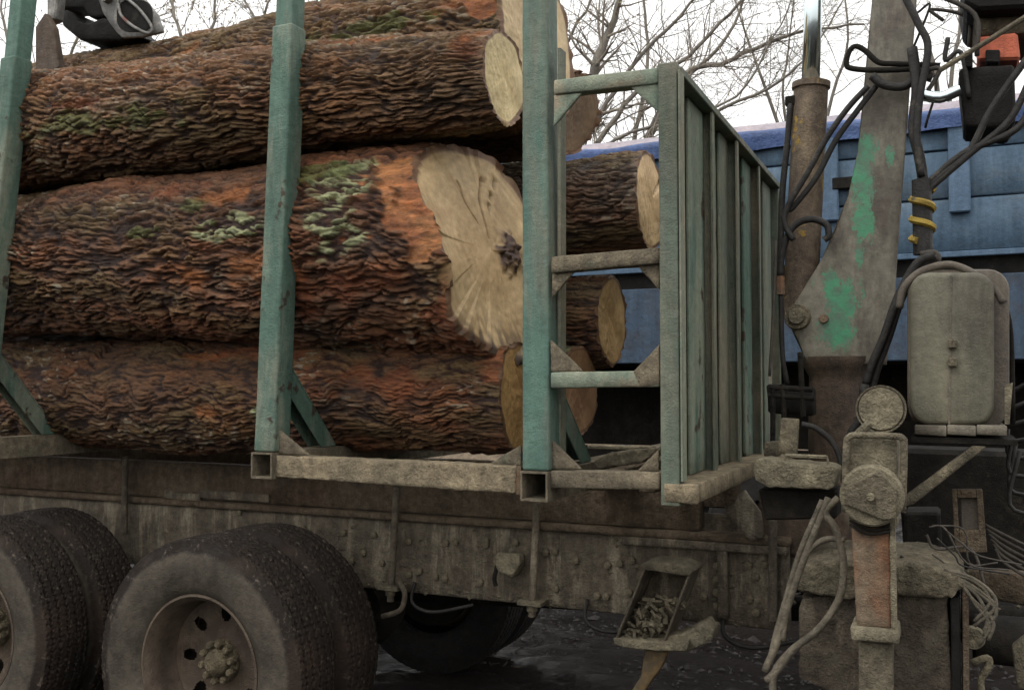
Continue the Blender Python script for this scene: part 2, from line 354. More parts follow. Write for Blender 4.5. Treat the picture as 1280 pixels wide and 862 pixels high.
make_bank()

gl = MB()
for k in range(14000):
    x = random.uniform(-4, 5); y = 2.2 + 7 * random.random() ** 1.3; r_ = random.uniform(.004, .017) * (1 + 1.3 * (random.random() < .03)); q = Vector((x, y, random.uniform(-.01, .03))); a = random.uniform(0, 3.1)
    e1 = Vector((math.cos(a), math.sin(a), 0)) * r_ * random.uniform(1, 2.6); e2 = Vector((-math.sin(a), math.cos(a), 0)) * r_ * .7
    gl.add([q + e1, q + e2, q - e1, q - e2, q + Vector((0, 0, r_ * random.uniform(.5, 1.1)))], [(0, 1, 4), (1, 2, 4), (2, 3, 4), (3, 0, 4)])
weathered('wet_clod', (.012, .0095, .009), (.025, .02, .018), 1.2, (.05, .042, .038), (.55, .6), 2, spec=.3, r=(.3, .7))
g_ = gl.build('mud_and_bark_scraps', 'wet_clod'); g_['kind'] = 'stuff'; g_['label'] = 'wet mud clods and bark scraps strewn over the dark ground under the trucks'; g_['category'] = 'debris'
# ------------------------------------------------------------------ logs
OR = np.array([.46, .165, .055]); ORB = np.array([.40, .14, .035]); RED = np.array([.25, .075, .026])
LIC = np.array([.35, .38, .21]); MOSS = np.array([.10, .12, .03]); PALE = np.array([.40, .36, .27])
def make_log(label, A, B, rA, rB, L=4.7, fine=3.1, ds=.0056, cut=(1, 0, 0), seed=1, patches=(), amp=.017,
             ls=.19, la=.026, base=(.07, .038, .02), top=(.24, .17, .10), fcol=(.62, .50, .30), fdark=(.40, .27, .13), flare=None, hole=None, notch=None, cracks=(), ragged=.006, red=.35, tone=.72):
    A = np.array(A, float); B = np.array(B, float); ax = (B - A) / np.linalg.norm(B - A)
    LAB = np.linalg.norm(B - A)
    e1 = np.cross(ax, [0, 0, 1]); e1 /= np.linalg.norm(e1)
    if e1[1] > 0: e1 = -e1                 # e1 points at the viewer's side
    e2 = np.cross(e1, ax); e2 = e2 if e2[2] > 0 else -e2
    rm = max(rA, rB)
    nf = int(math.radians(215) * rm / ds); nb = max(24, nf // 7)
    th = np.concatenate([np.linspace(math.radians(-115), math.radians(100), nf, endpoint=False), np.linspace(math.radians(100), math.radians(245), nb, endpoint=False)])
    s1 = np.arange(0, fine, ds); s2 = np.linspace(fine, L, max(4, int((L - fine) / .05)))
    ss = np.concatenate([s1, s2]); ns, nt_ = len(ss), len(th)
    n = np.array(cut, float); n /= np.linalg.norm(n)
    rad = np.cos(th)[:, None] * e1 + np.sin(th)[:, None] * e2
    s0 = -(rad @ n) * rA / (ax @ n)
    nofs = np.zeros(len(th))
    if notch is not None:
        for (na_, amt, wd_) in notch: nofs = nofs + amt * np.exp(-(np.angle(np.exp(1j * (th - math.radians(na_)))) / math.radians(wd_)) ** 2)
        nofs = nofs + .05 * (np.round(vn(np.stack([th * 3.2, th * 0, th * 0], 1), seed + 81) * 3) / 3 - .5)
    s0 = s0 + nofs + (vn(np.stack([np.cos(th) * 9, np.sin(th) * 9, th * 0 + seed], 1), seed) - .5) * ragged * 3.5 + (vn(np.stack([np.cos(th) * 45, np.sin(th) * 45, th * 0], 1), seed) - .5) * ragged * .8
    sg = ss[:, None] * np.ones(nt_) ; k = 1 - sst(0, .9, sg); sg = sg + s0[None, :] * np.where(sg < 1.2, 1 - sst(.2, 1.2, sg), 0)
    tg = np.ones(ns)[:, None] * th
    s, t = sg.ravel(), tg.ravel()
    r = rA + (rB - rA) * np.clip(s / LAB, -.5, 1.6)
    cx = np.stack([s * 1.0, np.cos(t) * rm, np.sin(t) * rm], 1)
    if flare is not None:
        fa, fth, fw, fl = flare; dth = np.angle(np.exp(1j * (t - math.radians(fth))))
        r = r + fa * np.exp(-(dth / math.radians(fw)) ** 2) * np.exp(-np.maximum(s, 0) / fl)
    r = r + (fbm(cx * [1.6, 3.2, 3.2], seed, 2) - .5) * .07 * rm / .3 + (fbm(cx * [5, 9, 9], seed + 4, 2) - .5) * .022
    # furrowed bark: long plates between deep cracks
    na = max(8, int(round(2 * math.pi * rm / la)))
    wa = (fbm(cx * [5, 4, 4], seed + 7, 2) - .5) * 3.4; ws = (fbm(cx * [6, 16, 16], seed + 9, 2) - .5) * .9
    wa2 = (fbm(cx * [22, 14, 14], seed + 17, 2) - .5) * .7
    aa = (t + math.radians(115)) / (2 * math.pi) * na + wa + wa2; sx = s / ls + ws
    f1, f2, cid = voro(sx, aa, na, seed)
    d1 = sst(0.0, .42, f2 - f1)
    g1, g2, c2 = voro(s / (ls * .5) + ws * 2, aa * 2 + wa, na * 2, seed + 3)
    d2 = sst(0, .5, g2 - g1)
    k_ = .026 / la; wv1 = (fbm(cx * [6, 3, 3], seed + 51, 2) - .5) * .13 / rm + (fbm(cx * [20, 7, 7], seed + 50, 2) - .5) * .045 / rm
    cw = np.stack([s, np.cos(t + wv1) * rm, np.sin(t + wv1) * rm], 1)
    n1 = vn(cw * [5.2 * k_, 30 * k_, 30 * k_], seed + 52); n2 = vn(cw * [7.5 * k_, 44 * k_, 44 * k_], seed + 53); n3 = vn(cw * [17 * k_, 80 * k_, 80 * k_], seed + 54)
    k1 = sst(0, .26, np.abs(n1 - .5) * 2); k2 = sst(0, .30, np.abs(n2 - .5) * 2); k3 = sst(0, .3, np.abs(n3 - .5) * 2)
    hgt = k1 * (.16 + .24 * k2 + .12 * k2 * k3 + .22 * (cid - .5)) + .08 * k2 + .42 * d1 * (.5 + .5 * k1) + (fbm(cx * [45, 110, 110], seed + 5, 2) - .5) * .30
    hgt = hgt * 1.1
    smooth_m = np.zeros(len(s))
    P0 = A + s[:, None] * ax + (r[:, None]) * (np.cos(t)[:, None] * e1 + np.sin(t)[:, None] * e2)
    # bark colours, with shade in the furrows darkened into them for contrast
    base = np.array(base) * tone * .55; top = np.array(top) * tone
    hgt = hgt; nz = fbm(cx * [3, 7, 7], seed + 11, 3); nz2 = fbm(cx * [14, 30, 30], seed + 12, 3)
    c = base + (top - base) * (sst(.10, .85, hgt) ** 1.3 * (.5 + .7 * nz2 * 1.3))[:, None]
    c = c * np.array([1.10, .93, .82])
    hue = (fbm(cx * [1.5, 4, 4], seed + 61, 2) - .5)[:, None] * 1.4; c = c * (1 + (.25 + hue) * np.array([.42, .0, -.38]))
    rr = (sst(.46, .72, nz) * red * .8)[:, None]; c = c * (1 - rr) + np.array([.24, .085, .03]) * rr * (.25 + 1.1 * sst(.1, .9, hgt)[:, None])
    gg = (sst(.5, .68, fbm(cx * [2.2, 6, 6], seed + 13, 3)) * .28 * sst(.3, .8, hgt))[:, None]; c = c * (1 - gg) + np.array([.19, .18, .07]) * gg
    sp = (sst(.66, .74, vn(cx * [38, 85, 85], seed + 14)) * sst(.5, .66, fbm(cx * [2, 5, 5], seed + 15, 2)) * sst(.4, .9, hgt) * .8)[:, None]
    c = c * (1 - sp) + PALE * sp
    if len(patches):
        u_, v_ = proj(P0); face = (np.cos(t) > -.1)
        for (pu, pv, L_, W_, kind) in patches:
            dd = (u_ - pu) ** 2 + (v_ - pv) ** 2 + (~face) * 1e9; i = int(np.argmin(dd))
            ds_ = (s - s[i]) / L_; dt = np.angle(np.exp(1j * (t - t[i]))) * r / W_
            q = 1 - np.sqrt(ds_ ** 2 + dt ** 2) + (fbm(cx * [9, 14, 14], seed + 21, 3) - .5) * 2.2
            if kind == 'lichen':
                mk = sst(.1, .4, q) * sst(.42, .66, hgt + (nz2 - .5) * .9); cc = LIC * (.35 + 1.2 * nz2[:, None])
                cc = np.where((nz2 < .40)[:, None], MOSS, cc)
            elif kind == 'moss': mk = sst(.1, .5, q) * sst(.25, .6, hgt) * .8; cc = MOSS * (.7 + .9 * nz2[:, None])
            elif kind == 'red': mk = sst(.0, .8, q) * .65; cc = RED * (.6 + .9 * nz2[:, None])
            elif kind == 'flesh':      # bark torn off: smooth orange inner wood
                mk = sst(.1, .3, q); smooth_m = np.maximum(smooth_m, mk * .93); cc = OR * (.25 + 1.1 * fbm(cx * [7, 45, 45], seed + 71, 3)[:, None] * (.5 + nz2[:, None])) + np.array([.06, .05, .02]) * sst(.5, .7, nz)[:, None]
            elif kind == 'pale': mk = sst(.15, .35, q); smooth_m = np.maximum(smooth_m, mk * .8); cc = np.array([.42, .27, .13]) * (.6 + .7 * nz2[:, None])
            else: mk = sst(.05, .9, q) * .75; smooth_m = np.maximum(smooth_m, mk * .45); cc = ORB * (.45 + .9 * nz2[:, None])
            c = c * (1 - mk[:, None]) + cc * mk[:, None]
    hh = hgt * (1 - smooth_m) + smooth_m * (.10 + 1.0 * (nz2 - .5))
    r2 = r + (hh - .5) * amp * 1.3 * (.7 + .6 * nz) * (.35 + .65 * sst(.0, .07, (ss[:, None] * np.ones(nt_)).ravel()))
    V = A + s[:, None] * ax + r2[:, None] * (np.cos(t)[:, None] * e1 + np.sin(t)[:, None] * e2)
    i = (np.arange(ns - 1)[:, None] * nt_ + np.arange(nt_)).ravel(); j = (np.arange(ns - 1)[:, None] * nt_ + (np.arange(nt_) + 1) % nt_).ravel()
    F = np.stack([i, j, j + nt_, i + nt_], 1)
    o = empty('log', tuple(A), label, 'log', 'logs loaded on the truck')
    npmesh('bark', V - A, F, np.clip(c, .004, 1), 'bark', o)
    # cut faces
    for end in (0, 1):
        rim = V[:nt_] if end == 0 else V[-nt_:]
        ctr = rim.mean(0); nr = 46 if end == 0 else 6
        fr = np.linspace(1, 0.004, nr)
        if end == 0:
            rs_ = r.reshape(ns, nt_)[0] - amp * .30
            pr = A + rad * rs_[:, None] - ax * ((rad @ n) * rs_ / (ax @ n))[:, None]
            W = A + fr[:, None, None] * (pr - A)[None] + ax * (nofs[None, :] * fr[:, None] ** 3)[:, :, None]; W[0] = rim;  W = W.reshape(-1, 3)
        else: W = (ctr + fr[:, None, None] * (rim - ctr)[None]).reshape(-1, 3)
        frr = (fr[:, None] * np.ones(nt_)).ravel(); tt = (np.ones(nr)[:, None] * th).ravel()
        Rr = frr * rA; q = np.stack([np.cos(tt) * Rr, np.sin(tt) * Rr, tt * 0 + seed], 1)
        g = fbm(q * [7, 7, 1], seed + 31, 3); ring = .5 + .5 * np.sin(Rr * 520 + g * 14)
        cc = np.array(fcol) * (.84 + .12 * ring + .4 * (g - .5) + .25 * (fbm(np.stack([tt * 9 + seed, Rr * 3, tt * 0], 1), seed + 37, 3) - .5) * sst(.1, .5, frr))[:, None]
        heart = (1 - sst(.25, .75, frr + (g - .5) * .5))[:, None] * .32; cc = cc * (1 - heart) + np.array(fdark) * heart
        edge = sst(.925, .955, frr + (g - .5) * .05)[:, None]; cc = cc * (1 - edge) + np.array([.16, .085, .045]) * edge
        st = sst(.6, .75, fbm(q * [4, 12, 1], seed + 33, 3))[:, None] * .5; cc = cc * (1 - st) + np.array(fdark) * .9 * st
        dep = (fbm(q * [50, 38, 1], seed + 35, 3) - .5) * .006 + (fbm(q * [5, 5, 1], seed + 36, 2) - .5) * .02
        if end == 0:
            for (ct, r0, r1, wdt) in cracks:
                da = np.angle(np.exp(1j * (tt - math.radians(ct) - .25 * (fbm(q * 6, seed + 3, 2) - .5)))) * np.maximum(Rr, .01)
                m_ = (np.abs(da) < wdt) * sst(r0 - .05, r0, frr) * (1 - sst(r1, r1 + .06, frr)); dep = dep - .03 * m_; cc = cc * (1 - .8 * m_[:, None])
            if hole is not None:
                hu, hv, hr = hole; u_, v_ = proj(W); k = int(np.argmin((u_ - hu) ** 2 + (v_ - hv) ** 2))
                d = np.linalg.norm(W - W[k], axis=1) / hr + (fbm(q * 30, seed + 41, 3) - .5) * 1.3
                m_ = 1 - sst(.6, 1.1, d); dep = dep + m_ * (fbm(q * 60, seed + 42, 2)) * .05
                cc = cc * (1 - m_[:, None]) + np.array([.085, .045, .03]) * (m_ * (.4 + fbm(q * 70, 5, 2)))[:, None]
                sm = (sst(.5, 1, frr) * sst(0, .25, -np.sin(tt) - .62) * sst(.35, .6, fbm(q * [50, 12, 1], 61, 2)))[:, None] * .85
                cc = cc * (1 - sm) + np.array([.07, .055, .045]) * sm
        dep = dep * (1 - sst(.97, 1, frr))
        W = W - ax * dep[:, None] * (1 if end == 0 else -1)
        i = (np.arange(nr - 1)[:, None] * nt_ + np.arange(nt_)).ravel(); j = (np.arange(nr - 1)[:, None] * nt_ + (np.arange(nt_) + 1) % nt_).ravel()
        F = np.stack([i, i + nt_, j + nt_, j], 1) if end == 0 else np.stack([i, j, j + nt_, i + nt_], 1)
        npmesh('cut_face', W - A, F, np.clip(cc, .004, 1), 'cut_wood', o, smooth=(end == 0))
    return o

make_log('thick oak log at mid height with a ragged slanting pale cut and white-green lichen', P(614, 312, .53), P(100, 328, .50), .425, .375,
         cut=(.88, -.20, .25), notch=[(-8, -.11, 30), (-50, .02, 25), (35, .03, 25)], seed=3, amp=.020, ls=.19, la=.026, tone=.62, base=(.06, .028, .016), top=(.22, .14, .085), ragged=.012, red=.6,
         patches=[(500, 215, .15, .13, 'flesh'), (515, 262, .20, .13, 'flesh'), (535, 300, .13, .09, 'flesh'), (575, 350, .07, .09, 'pale'), (570, 385, .05, .06, 'orange'), (435, 235, .16, .14, 'lichen'), (422, 285, .15, .18, 'lichen'),
                  (290, 280, .28, .06, 'lichen'), (330, 340, .2, .09, 'orange'), (240, 262, .10, .04, 'moss'), (300, 240, .20, .07, 'orange'), (245, 345, .22, .08, 'orange'), (215, 235, .2, .06, 'red'),
                  (430, 360, .4, .14, 'red'), (180, 290, .14, .03, 'moss'), (570, 400, .14, .14, 'red'), (400, 215, .2, .05, 'moss')],
         flare=(.06, -60, 45, .16), fcol=(.60, .43, .235), fdark=(.45, .29, .145), hole=(634, 315, .095), cracks=[(95, .15, .7, .006), (110, .4, .8, .004), (70, .3, .62, .003)])
make_log('upper front log with an oval pale yellow end above the slanting cut', P(631, 97, .33), P(100, 160, .40), .185, .28, seed=11, amp=.017,
         cut=(1, -.06, .02), base=(.075, .042, .022), top=(.26, .185, .105), ls=.24, la=.024,
         patches=[(585, 60, .10, .08, 'red'), (600, 45, .07, .06, 'orange'), (100, 128, .2, .03, 'red'), (120, 155, .5, .06, 'moss'), (430, 55, .5, .02, 'orange')],
         fcol=(.72, .57, .30), fdark=(.58, .42, .19), red=.4)
make_log('topmost log behind the oval-ended one, its pale end cropped by the top of the picture', P(672, 60, .86), P(200, 134, .86), .36, .335, seed=23, amp=.019,
         base=(.075, .045, .025), top=(.25, .19, .11), cut=(1, -.1, .05),
         patches=[(560, 8, .18, .07, 'orange'), (240, 62, .06, .04, 'orange'), (470, 35, .5, .05, 'moss'), (600, 6, .08, .06, 'flesh')], fcol=(.60, .45, .25), red=.25)
make_log('bottom front log resting on the cross beams with an orange cut end', P(652, 493, .54), P(150, 494, .64), .224, .275, seed=31, amp=.013, ls=.20, la=.022, tone=.5,
         base=(.07, .03, .015), top=(.24, .15, .08), cut=(1, 0, .0),
         patches=[(230, 445, .22, .05, 'orange'), (260, 515, .10, .04, 'orange'), (620, 450, .10, .10, 'red'), (330, 440, .3, .05, 'red'), (330, 515, .06, .03, 'lichen'), (480, 480, .3, .08, 'red')],
         fcol=(.55, .33, .13), fdark=(.40, .20, .07), cracks=[(-150, .2, .8, .006)], red=.6)
far = dict(L=4.5, fine=.95, ds=.006, tone=.7)
A5 = P(813, 252, 1.22); make_log('far log at upper right with its cut end half behind the corner post', A5, A5 + Vector((-4, 0, 0)), .225, .26, seed=43, amp=.013, la=.022,
         base=(.05, .03, .022), top=(.17, .13, .10), fcol=(.68, .47, .25), fdark=(.5, .32, .15), cracks=[(140, .3, .9, .004)], red=.2, **far)
A6 = P(716, 142, 1.45); make_log('short dark-ended far log just above the blue tarpaulin edge', A6, A6 + Vector((-4, 0, .12)), .19, .25, seed=47, amp=.02,
         base=(.09, .065, .045), top=(.17, .13, .09), fcol=(.20, .13, .075), fdark=(.12, .075, .045), cut=(1, -.3, -.35), ragged=.02, **far)
A7 = P(765, 400, 1.25); make_log('slim far log showing an orange oval end below the middle ladder rung', A7, A7 + Vector((-4, 0.05, 0)), .193, .23, seed=53, amp=.012, la=.022,
         base=(.05, .03, .022), top=(.15, .11, .085), fcol=(.56, .36, .16), fdark=(.38, .2, .08), cut=(1, -.05, 0), cracks=[(-60, .6, .8, .008)], **far)
A8 = P(724, 490, 1.02); make_log('low inner log with a mossy top and reddish end behind the corner ladder', A8, A8 + Vector((-4, -.05, .02)), .205, .24, seed=59, amp=.012,
         base=(.08, .055, .04), top=(.18, .15, .09), fcol=(.42, .24, .13), fdark=(.26, .12, .07), cut=(1, -.05, 0),
         patches=[(715, 440, .15, .1, 'moss'), (712, 445, .1, .06, 'lichen')], **far)

# ------------------------------------------------------------------ logging truck
T = empty('logging_truck', (0, 1.25, 0), 'mud-covered logging truck carrying logs between green steel stakes, with a loader crane', 'truck')
zr0, zr1 = .735, 1.055
xr = P(985, 700, .8).x
# main rails
MB().box(-6.5, xr, .80, .87, zr0, zr1).build('chassis_rail', 'rail_mud', T, bevel=.006, rough=.0025, cell=.06)
MB().box(-6.5, xr, 1.60, 1.67, zr0, zr1).build('chassis_rail', 'rail_mud', T, bevel=.006)
MB().box(-6.5, xr + .01, .775, .90, zr1 + .002, zr1 + .032).build('rail_cap', 'frame_mud', T, bevel=.006, rough=.003, cell=.05)
MB().box(-6.5, P(875, 640, .82).x, .82, .90, zr1 + .034, 1.272).build('subframe_beam', 'frame_mud', T, bevel=.006, rough=.003, cell=.06)
MB().box(-6.5, P(875, 640, .82).x, 1.58, 1.66, zr1 + .034, 1.272).build('subframe_beam', 'frame_mud', T, bevel=.006)
MB().box(P(775, 655, .77).x, P(985, 690, .77).x, .762, .798, zr1 - .03, zr1 + .002).build('angle_strip', 'rail_mud', T, bevel=.004, rough=.002, cell=.04)
for (u0, u1, v0, v1) in ((205, 250, 612, 622), (250, 336, 612, 622)):
    MB().prism([(u0, v0), (u1, v0 + 6), (u1, v1 + 6), (u0, v1)], .806, .02).build('bracket', 'rail_mud', T, bevel=.003)
for u in (-300, -60, 180, 430, 620, 800, 940): MB().box(P(u, 700, .8).x - .03, P(u, 700, .8).x + .03, .87, 1.60, .80, 1.0).build('cross_member', 'dark_steel', T, bevel=.004)
# rivets on the rail
bolt = MB(); bolt.lathe([(-.016, .0), (-.016, .008), (-.011, .015), (0, .017)], (0, 0, 0), 8, 'y')
bl = [(468, 668), (455, 690), (478, 703), (512, 676), (523, 714), (558, 678), (570, 677), (512, 717), (525, 713), (545, 720), (557, 722), (601, 727), (608, 675), (645, 677), (694, 689), (693, 732), (683, 690), (608, 680), (787, 740),
      (747, 744), (758, 745), (896, 707), (896, 724), (896, 740), (896, 757), (936, 706), (945, 720), (937, 748), (945, 765), (955, 705), (695, 735), (300, 640), (340, 655), (380, 660), (430, 665), (440, 700), (880, 745), (720, 700), (760, 706), (775, 704), (790, 700)]
b0 = None
for (u, v) in bl:
    p = P(u, v, .799)
    if b0 is None:
        bolt.v = [q + p for q in bolt.v]; b0 = bolt.build('bolt', 'mud_mid', T, origin=p, smooth=True)
    else:
        c = b0.copy(); COL.objects.link(c); c.parent = T; c.location = p - wo(T)
# threaded tie rods clamping the bunks to the rail
for (u0, v0, u1, v1, pl) in ((496, 608, 488, 733, 1), (671, 628, 665, 752, 1), (157, 570, 155, 668, 0), (966, 650, 966, 775, 0)):
    yy = .745
    MB().tube([P(u0, v0, yy), P(u1, v1 + (18 if pl else 0), yy)], .0165, 10).build('tie_rod', 'rail_mud', T, smooth=True)
    if pl:
        q = P(u1, v1, yy); MB().box(q.x - .055, q.x + .055, yy - .035, yy + .12, q.z - .012, q.z + .008).build('clamp_plate', 'mud_mid', T, bevel=.003)
        MB().lathe([(-.022, .0), (-.022, .024), (0, .026), (0, 0)], (q.x, yy, q.z - .014), 6, 'z').build('nut', 'mud_mid', T)
MB().tube(pxs([(478, 770), (500, 762), (506, 742), (498, 725)], .72), .012, 8, 5).build('hook', 'rail_mud', T, smooth=True)
# valve block with crusted mud on the rail
MB().prism([(616, 698), (622, 690), (648, 694), (650, 706), (640, 722), (620, 712)], .74, .055).build('air_valve', 'mud_pale', T, bevel=.006, rough=.006, cell=.012)
MB().tube(pxs([(622, 705), (618, 722), (620, 732)], .75), .010, 8, 4).build('valve_pipe', 'dark_steel', T, smooth=True)

for u in (520, 735, 905):
    p = P(u, 690, .8); MB().box(p.x - .02, p.x + .02, .765, .799, zr0 + .03, zr0 + .30).build('stiffener', 'rail_mud', T, bevel=.004, rough=.002, cell=.03) if u == 905 else None
    MB().tube([(p.x, .79, zr0 + .05), (p.x + .01, .75, zr0 - .03), (p.x + .12, .74, zr0 - .06), (p.x + .3, .78, zr0 - .02)], .008, 6, 4).build('air_line', 'hose_rubber', T, smooth='all')
clods = MB()
for k in range(260):
    x = random.uniform(-3.2, 1.2); z = random.uniform(zr0 + .01, zr1 - .01) if k % 3 else zr0 + random.uniform(0, .03); q = Vector((x, .799, z)); r_ = random.uniform(.004, .012)
    clods.add([q + Vector((-r_, 0, random.uniform(-.5, .5) * r_)), q + Vector((0, 0, -r_)), q + Vector((r_ * 1.2, 0, 0)), q + Vector((0, 0, r_ * .8)), q + Vector((0, -r_ * .7, 0))], [(0, 1, 4), (1, 2, 4), (2, 3, 4), (3, 0, 4), (0, 3, 2, 1)])
cl = clods.build('mud_clods', 'mud_mid', T); cl['kind'] = 'stuff'
# bunks: square tube cross beams, stakes, inner braces
def bunk(u, v, stake_px, material, brace_v, ext_v, wst=.10, ytop=.10, bot_y=.0, brace_end=.55):
    p = P(u, v, 0); x0, z0 = p.x, p.z; wd = .10; th_ = .007
    m = MB()
    for (a0, a1, c0, c1) in ((x0, x0 + wd, z0, z0 + th_), (x0, x0 + wd, z0 + wd - th_, z0 + wd), (x0, x0 + th_, z0 + th_, z0 + wd - th_), (x0 + wd - th_, x0 + wd, z0 + th_, z0 + wd - th_)):
        m.box(a0, a1, -.012, 2.5, c0, c1)
    cb = m.build('cross_beam', 'gusset_dirt', T)
    (bu, bv), (tu, tv) = stake_px
    pb = Vector((x0 + .001, .0, z0 + wd + .002)); pt = P(tu, tv, ytop)
    pe = pb.lerp(pt, ext_v); ptop = pb.lerp(pt, 1.25)
    st = MB().stake(pb, pe, wst, .10, .10, .10).build('stake', material, T, bevel=.010, seg=3, rough=.0012, cell=.07)
    MB().stake(pe + Vector((.008, .008, -.05)), ptop + Vector((.008, .008, 0)), .084, .084).build('stake_extension', 'green_stake_teal', st, bevel=.006, seg=2)
    # far-side stake
    dx = pt - pb
    f = MB().stake(Vector((pb.x, 2.39, pb.z)), Vector((pe.x, 2.39 - .1 * ext_v, pe.z)), .1, .1).build('stake', material, T, bevel=.008)
    pbz = pb.z
    br = P(*brace_v, .1)
    for ys, sg in ((.1, 1), (2.39, -1)):
        yb = ys + sg * brace_end
        m = MB()
        for xx in (x0 + .015, x0 + .079):
            a = [Vector((xx, ys + sg * .002, br.z + .03)), Vector((xx, ys + sg * .002, br.z - .09)), Vector((xx, yb - sg * .10, pbz)), Vector((xx, yb, pbz))]
            m.hexa(a, [q + Vector((.006, 0, 0)) for q in a])
        a = [Vector((x0 + .015, ys + sg * .002, br.z + .031)), Vector((x0 + .085, ys + sg * .002, br.z + .031)), Vector((x0 + .085, yb, pbz + .002)), Vector((x0 + .015, yb, pbz + .002))]
        m.hexa(a, [q + Vector((0, sg * .006, .004)) for q in a])
        m.build('brace', material, T, bevel=.002)
    return x0, z0
bunk(652, 625, ((652, 590), (652, 0)), 'green_stake_teal', (697, 478), 1.2, brace_end=.36)
bunk(316, 597, ((316, 568), (341, 0)), 'green_stake', (370, 462), .94, ytop=.10, brace_end=.33)
bunk(-52, 575, ((-45, 550), (8, 0)), 'green_stake', (10, 440), .865, ytop=.10, brace_end=.38)

# bar between the stakes, caked in sawdust
MB().prism([(344, 569), (644, 582), (644, 617), (344, 596)], .012, .075).build('side_bar', 'sawdust_bar', T, bevel=.004, rough=.005, cell=.012)
MB().prism([(645, 582), (651, 582), (651, 618), (645, 617)], .018, .07).build('side_bar_end', 'leg_rust', T)
def gus(px, y=.03, d=.012, mat_='gusset_dirt'): return MB().prism(px, y, d).build('gusset', mat_, T, bevel=.002, rough=.003, cell=.014)
gus([(345, 534), (386, 568), (345, 567)]); gus([(612, 579), (651, 556), (651, 581)])
gus([(689, 549), (727, 586), (689, 586)]); gus([(797, 588), (823, 562), (823, 588)])
# corner ladder between the front stake and the headboard post
def bar(px, mat_, y=.012, d=.055, r=.002): return MB().prism(px, y, d).build('rung', mat_, T, bevel=.004, rough=r, cell=.016)
bar([(692, 100), (823, 84), (823, 104), (692, 118)], 'green_bar')
bar([(689, 321), (824, 309), (824, 329), (689, 341)], 'gusset_dirt', r=.003)
bar([(688, 465), (824, 463), (824, 483), (688, 485)], 'green_bar')
bar([(688, 588), (824, 590), (824, 612), (688, 610)], 'gusset_dirt', d=.07, r=.004)
gus([(692, 119), (727, 116), (692, 158)], .02, .012, 'green_bar'); gus([(786, 107), (824, 103), (824, 142)], .02, .012, 'green_bar')
gus([(690, 342), (717, 340), (690, 372)]); gus([(796, 332), (824, 330), (824, 362)])
gus([(688, 425), (729, 464), (688, 464)], .024); gus([(792, 464), (824, 430), (824, 480), (800, 483)], .008)
# inner ladder upright hugging the stake
MB().prism([(697, 60), (701, 60), (701, 588), (697, 588)], .1, .05).build('upright', 'green_board', T)
# headboard
ph = P(826, 632, .0); pt = P(826, 79, .0)
hx, hz0, hz1 = ph.x, ph.z, pt.z
PW = .062; HD = 2.05
HB = MB().stake(Vector((hx, 0, hz0)), Vector((hx, 0, hz1)), PW, .055).build('headboard', 'green_board', T, bevel=.005, seg=2, rough=.0015, cell=.05)
MB().box(hx + .002, hx + .008, .056, HD, hz0 + .07, hz1 - .02).build('back_sheet', 'green_board_pale', HB, rough=.004, cell=.09)
MB().box(hx, hx + PW + .004, .056, HD, hz1 - .028, hz1 - .0).build('top_rail', 'green_board', HB, bevel=.003)
MB().box(hx + .01, hx + .118, -.004, HD * .98, hz0 + .012, hz0 + .072).build('bottom_rail', 'sawdust_bar', HB, bevel=.004, rough=.005, cell=.02)
MB().box(hx + .066, hx + .072, .0, .055, hz0 + .08, hz1 - .03).build('post_edge', 'green_board_pale', HB)
for i, y in enumerate((.545, 1.0, 1.5, HD - .012)):
    d = PW - .002
    MB().box(hx + .0085, hx + d - .008, y, y + .006, hz0 + .073, hz1 - .029).build('rib', 'green_board', HB, rough=.0015, cell=.06, rseed=i)
    MB().box(hx + d - .0075, hx + d, y - .03 * (i < 3), y + .008, hz0 + .073, hz1 - .029).build('rib_flange', 'green_board_pale' if i % 2 else 'green_board', HB)
# planks leaning in the bays
for i, (y0, y1, mat_) in enumerate(((.30, .535, 'green_stake'), (.80, .96, 'green_board'), (1.28, 1.46, 'green_stake'), (1.78, 2.0, 'green_board'))):
    MB().box(hx + .012, hx + .024, y0, y1, hz0 + .075, hz1 - .032).build('board', mat_, HB, bevel=.002, rough=.002, cell=.06, rseed=7 + i)

